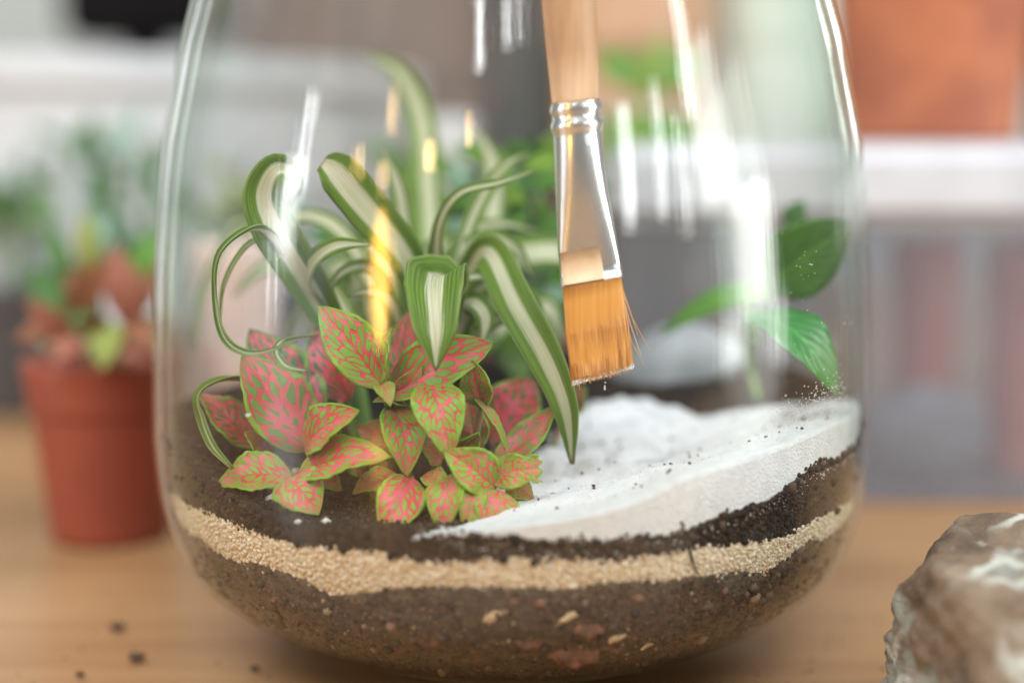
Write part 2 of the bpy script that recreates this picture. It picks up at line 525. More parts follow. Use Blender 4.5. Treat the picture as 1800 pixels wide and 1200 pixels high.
def mat_bristle():
    m, nt, b = new_mat('bristle_hair')
    tc = nd(nt, 'ShaderNodeTexCoord').outputs['Object']
    g = nd(nt, 'ShaderNodeNewGeometry')
    mp = nd(nt, 'ShaderNodeMapping', {'Vector': tc, 'Scale': (900, 900, 20)})
    nz = nd(nt, 'ShaderNodeTexNoise', {'Vector': mp.outputs[0], 'Scale': 1.0, 'Detail': 3.0}).outputs['Fac']
    f = mt(nt, 'ADD', mt(nt, 'MULTIPLY', nz, .5), mt(nt, 'MULTIPLY', g.outputs['Random Per Island'], .5))
    col = ramp(nt, f, [(.2, (.40, .15, .025)), (.5, (.66, .29, .055)), (.8, (.78, .42, .12))])
    nt.links.new(col, b.inputs['Base Color'])
    b.inputs['Roughness'].default_value = .4
    return m


def mat_rock():
    m, nt, b = new_mat('veined_rock')
    tc = nd(nt, 'ShaderNodeTexCoord').outputs['Object']
    n1 = nd(nt, 'ShaderNodeTexNoise', {'Vector': tc, 'Scale': 26.0, 'Detail': 7.0, 'Roughness': .65}).outputs['Fac']
    base = ramp(nt, n1, [(.3, (.09, .065, .045)), (.5, (.20, .145, .10)), (.7, (.31, .245, .18))])
    pt = nd(nt, 'ShaderNodeTexNoise', {'Vector': tc, 'Scale': 34.0, 'Detail': 4.0, 'W': 3.0}, noise_dimensions='4D').outputs['Fac']
    base = mixc(nt, smooth(nt, pt, .52, .62), base, (.24, .24, .205))
    n0 = nd(nt, 'ShaderNodeTexNoise', {'Vector': tc, 'Scale': 30.0, 'Detail': 3.0})
    wv = nd(nt, 'ShaderNodeVectorMath', {0: tc, 1: nd(nt, 'ShaderNodeVectorMath', {0: n0.outputs['Color'], 'Scale': .022}, operation='SCALE').outputs[0]}, operation='ADD')
    vo = nd(nt, 'ShaderNodeTexVoronoi', {'Vector': wv.outputs[0], 'Scale': 52.0}, feature='DISTANCE_TO_EDGE').outputs['Distance']
    n3 = nd(nt, 'ShaderNodeTexNoise', {'Vector': tc, 'Scale': 16.0, 'Detail': 2.0}).outputs['Fac']
    vm = mt(nt, 'MULTIPLY', smooth(nt, vo, .13, .03), smooth(nt, n3, .42, .55))
    col = mixc(nt, vm, base, (.46, .47, .41))
    n4 = nd(nt, 'ShaderNodeTexNoise', {'Vector': tc, 'Scale': 90.0, 'Detail': 5.0}).outputs['Fac']
    col = mixc(nt, smooth(nt, n4, .62, .72), col, (.25, .22, .19))
    nt.links.new(col, b.inputs['Base Color'])
    b.inputs['Roughness'].default_value = .95
    b.inputs['Specular IOR Level'].default_value = .15
    bp = nd(nt, 'ShaderNodeBump', {'Height': mt(nt, 'ADD', n1, mt(nt, 'MULTIPLY', n4, .5)), 'Strength': 1.0, 'Distance': .006})
    nt.links.new(bp.outputs[0], b.inputs['Normal'])
    return m


def mat_tub():
    m, nt, b = new_mat('clear_grey_plastic')
    b.inputs['Base Color'].default_value = (.42, .42, .45, 1)
    b.inputs['Roughness'].default_value = .35
    tr = nd(nt, 'ShaderNodeBsdfTransparent', {'Color': (.86, .86, .88, 1)})
    tc = nd(nt, 'ShaderNodeTexCoord').outputs['Object']
    nz = nd(nt, 'ShaderNodeTexNoise', {'Vector': tc, 'Scale': 9.0, 'Detail': 2.0}).outputs['Fac']
    mx = nd(nt, 'ShaderNodeMixShader', {0: mt(nt, 'MULTIPLY_ADD', nz, .3, .05), 1: tr.outputs[0], 2: b.outputs[0]})
    nt.links.new(mx.outputs[0], nt.nodes['Material Output'].inputs['Surface'])
    return m


M['bristle'] = mat_bristle()
M['rock'] = mat_rock()
M['tub'] = mat_tub()
M['band'] = simple('tan_reflection', (.78, .56, .36), (.70, .48, .29), 120, .42, .1, 300)  # tan colour for the warm reflection painted on the ferrule
M['steel'] = simple('ferrule_metal', (.90, .89, .88), (.84, .83, .82), 60, .26, .03, 160, metal=1.0)

# ------------------------------------------------------------------ the setting: table and wall
bm = bmesh.new()
bmesh.ops.create_cube(bm, size=1)
bmesh.ops.scale(bm, vec=(3.0, 2.2, .035), verts=bm.verts)
bmesh.ops.translate(bm, vec=(0, .45, -.0175), verts=bm.verts)
bmesh.ops.bevel(bm, geom=[e for e in bm.edges], offset=.004, segments=2, affect='EDGES')
me = bpy.data.meshes.new('wooden_table')
bm.to_mesh(me)
bm.free()
tag(link('wooden_table', me, M['table']), 'warm brown wooden table top that carries the vase and pots', 'table')


def box(name, x0, x1, y0, y1, z0, z1, m, parent=None, bev=.004, seg=3):
    bm = bmesh.new()
    bmesh.ops.create_cube(bm, size=1)
    bmesh.ops.scale(bm, vec=(x1 - x0, y1 - y0, z1 - z0), verts=bm.verts)
    bmesh.ops.translate(bm, vec=((x0 + x1) / 2, (y0 + y1) / 2, (z0 + z1) / 2), verts=bm.verts)
    if bev:
        bmesh.ops.bevel(bm, geom=[e for e in bm.edges], offset=bev, segments=seg, affect='EDGES')
    me = bpy.data.meshes.new(name)
    bm.to_mesh(me)
    bm.free()
    o = link(name, me, m)
    if parent:
        own(parent, o)
    return o


struct(box('wall', -2.5, 2.5, 1.75, 1.85, -.4, 2.2, M['wall'], bev=0))

# ------------------------------------------------------------------ the glass vase
ZK = [0, .002, .006, .012, .02, .03, .04, .055, .075, .1, .13, .17, .21, .26, .30]
RK = [0.054, 0.0600, 0.0705, 0.0850, 0.0999, 0.1122, 0.1185, 0.1228, 0.1245, 0.1241, 0.1228, 0.1197, 0.1116, 0.0969, 0.0851]
_z = np.linspace(0, .30, 601)
_r = np.interp(_z, ZK, RK)
_k = np.hanning(27)
_k /= _k.sum()
_rp = np.pad(_r, 13, mode='edge')
_rp[-13:] = _r[-1] + np.arange(1, 14) * (_r[-1] - _r[-2])
_r = np.convolve(_rp, _k, 'valid')
GT = .0034


def Ro(z):
    return float(np.interp(z, _z, _r))


def Ri(z):
    return Ro(z) - GT


zs = [0, .001, .003, .006, .009, .012, .016, .02, .025, .03, .036, .042, .05, .06, .07, .08, .09, .1, .115, .13, .145, .16, .175, .19, .205, .22, .235, .25, .265, .28, .295, .30]
prof = [(.0001, .0015), (.03, .0012), (.045, 0.0004)] + [(Ro(z), z) for z in zs]
prof += [(Ro(.30) - .0004, .3012), (Ro(.30) - .0017, .302), (Ro(.30) - .0030, .3012)]
prof += [(Ri(z), z) for z in reversed(zs) if z >= .016]
prof += [(Ri(.0135) - .0015, .0135), (Ri(.012) - .006, .0118), (.05, .011), (.0001, .011)]
vs, fs, uv = lathe(prof, 192)
vase = mesh('glass_vase', vs, fs, M['glass'])
tag(vase, 'large clear glass terrarium vase with rounded base filled with plants and sand', 'vase')


# ---- layers seen through the glass
def hit(px, py, inset=.0006):
    o, d = CAM, ray(px, py).normalized()
    t = .33
    while t < .62:
        p = o + d * t
        if math.hypot(p.x, p.y) < Ri(p.z) - inset:
            return p
        t += .0002
    # ray passes the rim of the glass: nearest approach
    best = min((abs(math.hypot(q.x, q.y) - Ri(q.z)), tuple(q)) for q in (o + d * (.4 + .0005 * i) for i in range(360)))
    return Vector(best[1])


def ring(pts, back):
    a, z = [], []
    for px, py in pts:
        p = hit(px, py)
        a.append(math.atan2(p.x, -p.y))
        z.append(p.z)
    for az, zz in back:
        a.append(R(az))
        z.append(zz)
    a = np.array(a)
    z = np.array(z)
    o = np.argsort(a)
    a, z = a[o], z[o]
    a = np.concatenate([a - 2 * np.pi, a, a + 2 * np.pi])
    z = np.concatenate([z, z, z])
    return lambda ph: np.interp((np.asarray(ph) + np.pi) % (2 * np.pi) - np.pi, a, z)


BACK = lambda v: [(-100, v), (-130, v), (-160, v), (160, v), (130, v), (100, v)]
sand_lo = ring([(283, 877), (317, 920), (350, 943), (383, 973), (417, 987), (450, 990), (517, 1010), (550, 1027), (583, 1047), (600, 1047), (662, 1039), (747, 1030), (873, 1030), (983, 1035), (1010, 1034), (1067, 1023), (1150, 1020), (1250, 1010), (1300, 1003), (1347, 1007), (1367, 990), (1430, 943), (1440, 950), (1483, 937), (1505, 893)], BACK(.045))
sand_hi = ring([(280, 852), (293, 863), (323, 880), (360, 900), (390, 910), (423, 923), (463, 940), (517, 953), (550, 960), (600, 963), (662, 967), (747, 988), (831, 984), (900, 976), (1010, 983), (1120, 979), (1212, 963), (1267, 957), (1377, 943), (1413, 924), (1450, 902), (1487, 884), (1507, 873)], BACK(.056))
soil_hi = ring([(285, 735), (330, 800), (420, 882), (520, 925), (620, 938), (700, 945), (800, 946), (870, 957), (900, 945), (955, 957), (1058, 963), (1120, 950), (1175, 946), (1230, 932), (1248, 917), (1303, 902), (1358, 877), (1395, 855), (1432, 825), (1468, 811), (1500, 789)], [(-95, .082), (-130, .084), (-170, .084), (170, .088), (130, .092), (105, .088)])
white_hi = ring([(760, 942), (800, 938), (850, 934), (911, 924), (1010, 910), (1083, 891), (1138, 873), (1193, 840), (1248, 823), (1303, 807), (1358, 789), (1413, 767), (1461, 746), (1487, 737), (1505, 727)], [(-60, .05), (-120, .05), (180, .06), (140, .07), (110, .082)])


def fbm(x, y, z=0, o=3, s=1.0):
    v, a = 0, 1
    for i in range(o):
        v += a * mnoise.noise((x * s, y * s, z * s + 3.1 * i))
        s *= 2.1
        a *= .5
    return v


def soil_z(x, y):
    r = math.hypot(x, y)
    ph = math.atan2(x, -y)
    w = min(1, r / .113) ** 2.0
    c = .0765 + .010 * (y / .1) - .004 * max(0, x / .1) - .0055 / (1 + math.exp(-(x - .02) / .012)) * max(0, 1 - max(0, y - .03) / .03)
    return float(soil_hi(ph)) * w + c * (1 - w) + .0012 * fbm(x, y, 0, 3, 90) * (1 - w ** 3)


def white_z(x, y):
    r = math.hypot(x, y)
    ph = math.atan2(x, -y)
    w = min(1, r / .113) ** 2.5
    # plan mask: right and front, back to a mound in the middle
    lim = -.012 + .36 * max(0, y + .07)
    m = 1 / (1 + math.exp(-(x - lim) / .004)) / (1 + math.exp((y - .032 + 1.1 * max(0, x - .050)) / .005))
    inner = soil_z(x, y) + (.0036 + .0050 * fbm(x, y, 5, 4, 62)) * m - .012 * (1 - m)
    inner += .005 * math.exp(-((x - .036) ** 2 + (y - .018) ** 2) / (2 * .014 ** 2))
    inner -= .006 * math.exp(-((x - .062) ** 2 + (y + .045) ** 2) / (2 * .022 ** 2))
    wz = float(white_hi(ph)) + .0004 * fbm(x, y, 2, 3, 160)
    return wz * w + inner * (1 - w)


NPH = 320


def layer(name, lo, hi, top, m, inset, jag=0.0, shrink=None):
    """body of one layer: wall against the glass and its top surface"""
    vs, fs = [], []
    nz = 10
    phs = [2 * math.pi * k / NPH - math.pi for k in range(NPH)]
    for i in range(nz + 1):
        t = i / nz
        for ph in phs:
            j = jag * fbm(math.sin(ph) * 30, math.cos(ph) * 30, 1.7 if i else 9, 3) if i in (0, nz) else 0
            zl, zh = float(lo(ph)), float(hi(ph))
            zz = zl + (max(zh, zl + .0004) - zl) * t + j
            r = Ri(max(zz, .0086)) - inset
            if shrink:
                r *= shrink(ph)
            vs.append((r * math.sin(ph), -r * math.cos(ph), zz))
    for i in range(nz):
        for k in range(NPH):
            k2 = (k + 1) % NPH
            fs.append((i * NPH + k, i * NPH + k2, (i + 1) * NPH + k2, (i + 1) * NPH + k))
    base = nz * NPH
    nr = 44
    prev = base
    for q in range(1, nr):
        f = 1 - q / nr
        st = len(vs)
        for k in range(NPH):
            x, y, z = vs[base + k]
            x, y = x * f, y * f
            vs.append((x, y, top(x, y)))
        for k in range(NPH):
            k2 = (k + 1) % NPH
            fs.append((prev + k, prev + k2, st + k2, st + k))
        prev = st
    vs.append((0, 0, top(0, 0)))
    for k in range(NPH):
        fs.append((prev + k, prev + (k + 1) % NPH, len(vs) - 1))
    # floor
    vs.append((0, 0, float(lo(0)) if name != 'lower_soil' else .0120))
    for k in range(NPH):
        fs.append(((k + 1) % NPH, k, len(vs) - 1))
    return mesh(name, vs, fs, m)


FLOOR = .0130
flat = lambda ring_: (lambda x, y: float(ring_(math.atan2(x, -y))) * min(1, math.hypot(x, y) / .11) + .05 * (1 - min(1, math.hypot(x, y) / .11)))
o = layer('lower_soil', lambda p: FLOOR, sand_lo, flat(sand_lo), M['low_soil'], .0005)
tag(o, 'brown soil with gravel bits filling the rounded bottom of the vase', 'soil', kind='stuff')
o = layer('tan_sand', sand_lo, sand_hi, flat(sand_hi), M['tan_sand'], .0009)
tag(o, 'wavy band of coarse tan sand between two soil layers', 'sand', kind='stuff')
o = layer('upper_soil', sand_hi, soil_hi, soil_z, M['soil'], .0007)
tag(o, 'dark potting soil around the plants above the tan sand band', 'soil', kind='stuff')
wlo = lambda p: float(min(float(soil_hi(p)), float(white_hi(p)) - .0004)) if abs(p) < 1.9 else .05
o = layer('white_sand', wlo, lambda p: max(float(white_hi(p)), wlo(p) + .0002), white_z, M['white_sand'], .0004, .0003, lambda p: 1.0 if float(white_hi(p)) > float(soil_hi(p)) - .0002 else .93)
tag(o, 'smooth drift of fine white sand sloping up to the right wall of the vase', 'sand', kind='stuff')

# ---- grains
_bm = bmesh.new()
bmesh.ops.create_icosphere(_bm, subdivisions=1, radius=1)
ICO_V = np.array([v.co[:] for v in _bm.verts])
ICO_F = np.array([[v.index for v in f.verts] for f in _bm.faces])
_bm.free()


def grains(name, pos, size, m, stretch=.5, parent=None):
    pos = np.asarray(pos, dtype=float)
    n = len(pos)
    size = np.broadcast_to(size, n)
    q = rng.normal(size=(n, 4))
    q /= np.linalg.norm(q, axis=1)[:, None]
    w, x, y, z = q.T
    rot = np.stack([np.stack([1 - 2 * (y * y + z * z), 2 * (x * y - z * w), 2 * (x * z + y * w)], 1),
                    np.stack([2 * (x * y + z * w), 1 - 2 * (x * x + z * z), 2 * (y * z - x * w)], 1),
                    np.stack([2 * (x * z - y * w), 2 * (y * z + x * w), 1 - 2 * (x * x + y * y)], 1)], 1)
    V = ICO_V[None] * (1 + stretch * (rng.random((n, 1, 3)) - .35)) * (1 + .35 * (rng.random((n, 12, 1)) - .5))
    V = np.einsum('nij,nkj->nki', rot, V) * size[:, None, None] + pos[:, None]
    F = (ICO_F[None] + 12 * np.arange(n)[:, None, None]).reshape(-1, 3)
    me = bpy.data.meshes.new(name)
    me.vertices.add(n * 12)
    me.vertices.foreach_set('co', V.ravel())
    me.loops.add(len(F) * 3)
    me.loops.foreach_set('vertex_index', F.ravel().astype(np.int32))
    me.polygons.add(len(F))
    me.polygons.foreach_set('loop_start', np.arange(0, len(F) * 3, 3, dtype=np.int32))
    me.polygons.foreach_set('loop_total', np.full(len(F), 3, dtype=np.int32))
    me.update()
    me.validate()
    return link(name, me, m, parent)


def wall_pts(n, lo, hi, inset, jit=.0006, a0=-100, a1=100):
    out = []
    for i in range(n):
        ph = R(rng.uniform(a0, a1))
        l, h = float(lo(ph)), float(hi(ph))
        z = rng.uniform(l, h) + rng.normal() * jit
        r = Ri(max(z, .009)) - inset - abs(rng.normal()) * .0002
        out.append((r * math.sin(ph), -r * math.cos(ph), z))
    return out


g = grains('tan_sand_grain', wall_pts(9000, sand_lo, sand_hi, .0009, .0006), rng.uniform(.0004, .0008, 9000), M['tan_grain'])
tag(g, 'coarse tan sand grains pressed against the glass in the tan band', 'sand grains', kind='stuff')
pts = wall_pts(6500, lambda p: .0137, sand_lo, .0006, .0005) + wall_pts(420, lambda p: .0145, lambda p: float(sand_lo(p)) - .004, .0011, .0003)
g = grains('lower_soil_crumb', pts, np.concatenate([rng.uniform(.0002, .0009, 6500), rng.uniform(.0010, .0021, 420)]), M['low_crumb'])
tag(g, 'brown soil crumbs pressed against the lower glass', 'soil crumbs', kind='stuff')
pts = wall_pts(9000, sand_hi, soil_hi, .0007, .0007)
# ragged dark edge under the white sand
for i in range(2200):
    ph = R(rng.uniform(-8, 82))
    z = float(soil_hi(ph)) + abs(rng.normal()) * .0008 * (1 + 1.4 * fbm(math.sin(ph) * 9, math.cos(ph) * 9, 4))
    r = Ri(z) - .0005
    pts.append((r * math.sin(ph), -r * math.cos(ph), z))
for i in range(700):
    ph = R(rng.uniform(-12, 82))
    bl = max(0, mnoise.noise((math.sin(ph) * 26, math.cos(ph) * 26, 8)))
    z = float(soil_hi(ph)) + abs(rng.normal()) * .0035 * bl
    r = Ri(z) - .0004
    pts.append((r * math.sin(ph), -r * math.cos(ph), z))
for i in range(170):
    x, y = rng.uniform(.0, .11), rng.uniform(-.11, .03)
    if math.hypot(x, y) < .115 and white_z(x, y) > soil_z(x, y):
        pts.append((x, y, white_z(x, y) + .0001))
n = 0
while n < 15000:
    x, y = rng.uniform(-.118, .118, 2)
    if math.hypot(x, y) > .117:
        continue
    z = soil_z(x, y)
    if white_z(x, y) > z + .0006:
        continue
    if math.hypot(x, y) < Ri(z) - .002:
        pts.append((x, y, z + .0004))
        n += 1
g = grains('upper_soil_crumb', pts, rng.uniform(.0002, .0007, len(pts)) * (1 + (rng.random(len(pts)) > .975) * 1.4), M['crumb'])
tag(g, 'dark loose soil crumbs around the plant stems', 'soil crumbs', kind='stuff')
pts = []
for i in range(4200):
    x, y = rng.uniform(-.03, .115), rng.uniform(-.112, .06)
    if math.hypot(x, y) > .1165:
        continue
    z = white_z(x, y)
    if z > soil_z(x, y) - .0004:
        pts.append((x, y, z + .0001))
for i in range(420):
    ph = R(rng.uniform(-10, 80))
    z = float(soil_hi(ph)) - abs(rng.normal()) * .0016
    r = Ri(z) - .0003
    pts.append((r * math.sin(ph), -r * math.cos(ph), z))
# dust clinging to the right wall above the drift
for i in range(420):
    t = rng.random()
    px, py = 1350 + 125 * t ** .7 + rng.normal() * 14, 745 - 62 * t + rng.normal() * 15
    if py > 735 + (1350 - px) * .12 + 20:
        continue
    p = hit(px, py, .0004)
    pts.append(tuple(p))
for i in range(22):
    p = hit(rng.uniform(1300, 1510), rng.uniform(400, 700), .0004)
    pts.append(tuple(p))
for i in range(13):
    p = hit(1418 + rng.normal() * 14, 455 + rng.normal() * 26, .0004)
    pts.append(tuple(p))
g = grains('white_sand_grain', pts, rng.uniform(.0001, .00026, len(pts)), M['white_grain'])
tag(g, 'loose white sand grains and dust clinging to the right glass wall', 'sand grains', kind='stuff')


# ---- chips in the soil
def lump(name, c, rad, m, seed, squash=(1, 1, 1), rough=.25, sub=3, freq=1.6, rot=0.0, flatten=True):
    bm = bmesh.new()
    bmesh.ops.create_icosphere(bm, subdivisions=sub, radius=1)
    for v in bm.verts:
        d = v.co.copy()
        k = 1 + rough * (mnoise.noise(d * freq + Vector((seed * 7.1, seed * 3.3, 0))) + .5 * mnoise.noise(d * freq * 2.3 + Vector((0, seed * 5.7, seed))))
        k += rough * .25 * mnoise.noise(d * freq * 6 + Vector((seed, 0, 1)))
        v.co = Vector((d.x * squash[0], d.y * squash[1], d.z * squash[2])) * k * rad
    bmesh.ops.rotate(bm, cent=(0, 0, 0), matrix=Matrix.Rotation(rot, 3, 'Y'), verts=bm.verts)
    me = bpy.data.meshes.new(name)
    bm.to_mesh(me)
    bm.free()
    me.polygons.foreach_set('use_smooth', [True] * len(me.polygons))
    o = link(name, me, m)
    o.location = c
    return o


CH = 'terracotta chips in the lower soil'
for i, (px, py, w, h, rot, lab) in enumerate([
        (1008, 1140, 34, 24, .1, 'largest terracotta chip low in the soil under the centre of the sand band'),
        (1032, 1098, 26, 22, .5, 'terracotta chip touching the top of the largest chip in the lower soil'),
        (928, 1122, 17, 15, .2, 'round terracotta chip just left of the largest chip'),
        (757, 1121, 18, 12, -.3, 'oval terracotta chip left of the pale straw scrap in the lower soil'),
        (1072, 1135, 18, 10, .3, 'flat terracotta chip just right of the largest chip'),
        (698, 1141, 18, 7, -.5, 'thin slanted terracotta chip near the bottom left of the soil'),
        (834, 1155, 13, 7, 0, 'small terracotta chip close to the vase bottom left of centre'),
        (490, 1050, 20, 10, -.3, 'upper of the two slanted terracotta chips at the lower left of the vase'), (528, 1078, 22, 8, -.9, 'lower, longer of the slanted terracotta chips at the lower left of the vase'), (450, 1058, 13, 7, -.7, 'terracotta chip nearest the left edge under the tan sand'),
        (1376, 1030, 13, 9, .2, 'rightmost terracotta chip under the steep right end of the sand band'), (1225, 1112, 12, 5, .1, 'small flat terracotta chip below the dark root at the right'), (620, 1140, 9, 6, 0, 'tiny terracotta chip near the vase bottom at the left')]):
    p = hit(px, py, .0012)
    k = sc(p.y)
    rr = Vector((p.x, p.y, 0)).normalized()
    o = lump('terracotta_chip', p + rr * .0002, w * k * 1.3, M['terracotta_chip'], i + 1, (1, .16, h / w), .5, 3, 1.7, rot)
    o.rotation_euler = (0, 0, math.atan2(p.x, -p.y) * 1.0)
    tag(o, lab or 'small terracotta chip pressed against the sloping side glass under the sand band', 'clay chip', CH)
for px, py, w, h, rot, lab in [
        (868, 1080, 24, 10, -.7, 'jagged pale straw scrap in the lower soil left of centre'),
        (1005, 1080, 28, 8, -.55, 'slanted pale straw scrap above the largest terracotta chip'),
        (1086, 1118, 22, 9, -.4, 'crumbly pale straw scrap right of the largest terracotta chip'),
        (1140, 1130, 18, 5, -.5, 'faint thin straw scrap at the right low in the soil')]:
    p = hit(px, py, .0006)
    o = lump('straw_scrap', p + Vector((p.x, p.y, 0)).normalized() * .0004, w * sc(p.y) * .9, M['straw'], w, (1, .15, h / w), .55, 3, 2.6, rot)
    o.rotation_euler = (0, 0, math.atan2(p.x, -p.y))
    tag(o, lab, 'straw scrap', 'straw scraps in the lower soil')
for px, py, w, y, lab in [
        (478, 876, 15, -.093, 'largest white perlite crumb on dark soil under the left leaf'),
        (573, 917, 12, -.1, 'white perlite crumb on soil right of the small drooping leaf'),
        (524, 917, 8, -.1, 'small tan perlite crumb on soil between two white crumbs'),
        (672, 905, 8, -.1, 'tiny perlite crumb beside the pink leaf at the front glass'),
        (437, 730, 6, -.1, 'tiny white speck on the big upright pink leaf')]:
    p = P(px, py, y)
    if py > 800:
        p = hit(px, py, .002)
        # slide back onto the soil
        d = ray(px, py)
        for t in np.arange(0, .08, .0005):
            q = p + d * t
            if soil_z(q.x, q.y) >= q.z - .0005:
                p = q
                break
    o = lump('perlite_crumb', p, w * sc(p.y) * .8, M['perlite'], px, (1, .8, .75), .35, 2, 2.0)
    tag(o, lab, 'perlite')
# the dark root hair across the sand band
a_, b_, c_ = hit(1212, 962, .0), hit(1218, 985, .0), hit(1226, 1006, .0)
vs, fs = tube([a_, b_, c_], [.0004, .00035, .0002], 10, 6)
tag(mesh('root', vs, fs, M['crumb']), 'thin dark root crossing the tan sand band at the right', 'root')
# stone at the back
o = lump('grey_stone', P(1195, 690, .055) + Vector((0, .01, -.004)), .030, M['grey_stone'], 12, (1.05, .7, .95), .16, 4, 1.2)
tag(o, 'smooth grey stone behind the white sand at the back of the vase', 'stone')


# ------------------------------------------------------------------ leaves
def leaf_mesh(p0, p1, wid, nrm, bend=.12, cup=.18, wave=.0, shape='ovate', nu=18, nv=10, tipdroop=0.0, twist=0.0, torn=False, seed=0, quilt=0.0):
    p0, p1 = Vector(p0), Vector(p1)
    ax = p1 - p0
    L = ax.length
    a = ax.normalized()
    n = Vector(nrm).normalized()
    s = a.cross(n).normalized()
    n = s.cross(a).normalized()
    vs, fs, uv = [], [], []
    for i in range(nu + 1):
        u = i / nu
        if shape == 'ovate':
            w = math.sin(math.pi * min(1, u ** .86)) ** .78 * (1 - .12 * u)
            w = max(w, .045 if u < .15 else .0)
        elif shape == 'lance':
            w = math.sin(math.pi * u ** .8) ** 1.0
        else:
            w = math.sin(math.pi * u ** .7) ** .6
        if torn and u > .82:
            w = max(w, .72 + .12 * mnoise.noise((u * 40, seed, 0)))
        if torn and u == 1:
            pass
        th = twist * (u - .3)
        ss = s * math.cos(th) + n * math.sin(th)
        nn = n * math.cos(th) - s * math.sin(th)
        c = p0 + a * (L * u) + n * (bend * L * math.sin(math.pi * u) - tipdroop * L * u * u)
        for j in range(nv + 1):
            v = -1 + 2 * j / nv
            h = w * wid / 2
            off = ss * (v * h) + nn * (cup * abs(v) ** 1.5 * h + wave * h * math.sin(u * 15 + seed * 2.3 + (2 if v > 0 else 0)) * abs(v) ** 2)
            if quilt:
                off += nn * (quilt * h * (math.cos(2 * math.pi * 7.5 * (u - .30 * abs(v))) + .8 * mnoise.noise((u * 6, v * 4, seed * 5))) * min(1, abs(v) * 3))
            off -= nn * (.07 * h * math.exp(-(v / .12) ** 2))
            p = c + off
            if torn and u > .8:
                p = p - a * (L * .11 * (mnoise.noise((v * 3.5, seed * 3, 2)) + .35 * mnoise.noise((v * 11, seed, 5)) + .3 * abs(v)) * (u - .8) / .2)
            vs.append(p)
            uv.append((u, (v + 1) / 2))
    for i in range(nu):
        for j in range(nv):
            q = i * (nv + 1) + j
            fs.append((q, q + 1, q + nv + 2, q + nv + 1))
    return vs, fs, uv


def add_leaf(root, m, name='leaf', thick=.0004, pink=None, lime=None, **kw):
    vs, fs, uv = leaf_mesh(**kw)
    o = mesh(name, vs, fs, m, uvs=uv)
    md = o.modifiers.new('thickness', 'SOLIDIFY')
    md.thickness = thick
    md.offset = 0
    if pink is not None:
        o['pink'] = pink
        o['lime'] = float(lime)
    own(root, o)
    return o


def keep_in(p, gap=.0018):
    """keep a point inside the glass"""
    p = Vector(p)
    r = math.hypot(p.x, p.y)
    lim = Ri(p.z) - gap
    if r > lim:
        p.x *= lim / r
        p.y *= lim / r
    return p


def fit(root, b, t, w, y0, y1, n=(0, .75, .65), bend=.12, cup=.2, pink=.13, wave=.10, **kw):
    """fittonia leaf: base and tip pixel, pixel width, depths, facing (right, to camera, up)"""
    p0, p1 = keep_in(P(*b, y0)), keep_in(P(*t, y1))
    lime = kw.pop('lime', max(0, min(1, (-.058 - (y0 + y1) / 2) / .022)))
    w *= 1.06
    kw.setdefault('twist', random.uniform(-.5, .5))
    return add_leaf(root, M['fit'], pink=pink, lime=lime, nu=30, nv=14, quilt=.05, p0=p0, p1=p1, wid=w * sc((y0 + y1) / 2), nrm=(n[0], -n[1], n[2]), bend=bend, cup=cup, wave=wave,
                    seed=random.random() * 9, **kw)


def stem(root, pts, r0, r1, m=None):
    vs, fs = tube(pts, [r0, r1], 14, 7)
    return own(root, mesh('stem', vs, fs, m or M['stem']))


def ground(px, py, y):
    p = P(px, py, y)
    return Vector((p.x, p.y, soil_z(p.x, p.y) - .002))


# left rosette
fr = empty('fittonia_plant', ground(518, 880, -.075))
tag(fr, 'pink veined fittonia with open rosette at the left behind the front glass', 'plant')
fit(fr, (514, 838), (381, 852), 88, -.078, -.079, (-.15, .72, .75), .16, .28, .10)
fit(fr, (524, 838), (687, 803), 96, -.080, -.092, (.1, .70, .75), .14, .22, .12)
fit(fr, (536, 787), (632, 722), 88, -.074, -.090, (-.3, .85, .55), .12, .25, .13)
fit(fr, (540, 792), (425, 622), 128, -.070, -.066, (.28, .9, .45), .10, .12, .13)
fit(fr, (556, 760), (438, 578), 126, -.060, -.052, (.2, .9, .35), .08, .1, .115)
fit(fr, (455, 785), (350, 694), 80, -.062, -.060, (.2, .7, .7), .1, .1, .13)
fit(fr, (505, 843), (560, 905), 100, -.083, -.094, (.0, .75, .7), .25, .1, .12)
fit(fr, (612, 705), (552, 575), 92, -.055, -.050, (-.1, .9, .4), .1, .12, .16)
fit(fr, (535, 835), (600, 862), 60, -.078, -.085, (.1, .6, .8), .15, .1, .11)
stem(fr, [ground(518, 880, -.072), P(520, 850, -.076), P(520, 825, -.078)], .0016, .0013)
stem(fr, [ground(560, 860, -.055), P(560, 800, -.055), P(600, 705, -.055)], .0014, .001)
stem(fr, [ground(470, 850, -.06), P(480, 810, -.062), P(455, 785, -.062)], .0012, .001)

# tall middle rosette
fc = empty('fittonia_plant', ground(720, 850, -.065))
tag(fc, 'tallest pink and green fittonia in the middle below the striped leaf', 'plant')
fit(fc, (674, 682), (561, 538), 100, -.080, -.076, (.35, .95, .25), .08, .14, .065)
fit(fc, (668, 676), (690, 575), 62, -.080, -.072, (-.75, .7, .3), .10, .25, .06)
fit(fc, (672, 676), (686, 714), 38, -.082, -.092, (.0, .75, .65), .2, .2, .05)
fit(fc, (680, 698), (868, 602), 104, -.076, -.072, (-.15, .85, .55), .12, .18, .11)
fit(fc, (700, 690), (722, 545), 66, -.064, -.050, (.1, .95, .3), .05, .1, .15)
fit(fc, (688, 712), (716, 838), 82, -.074, -.088, (.35, .85, .5), .22, .2, .075)
fit(fc, (712, 792), (626, 752), 70, -.062, -.064, (.1, .8, .6), .1, .15, .12)
fit(fc, (752, 668), (790, 808), 94, -.078, -.093, (.1, .85, .55), .22, .26, .085)
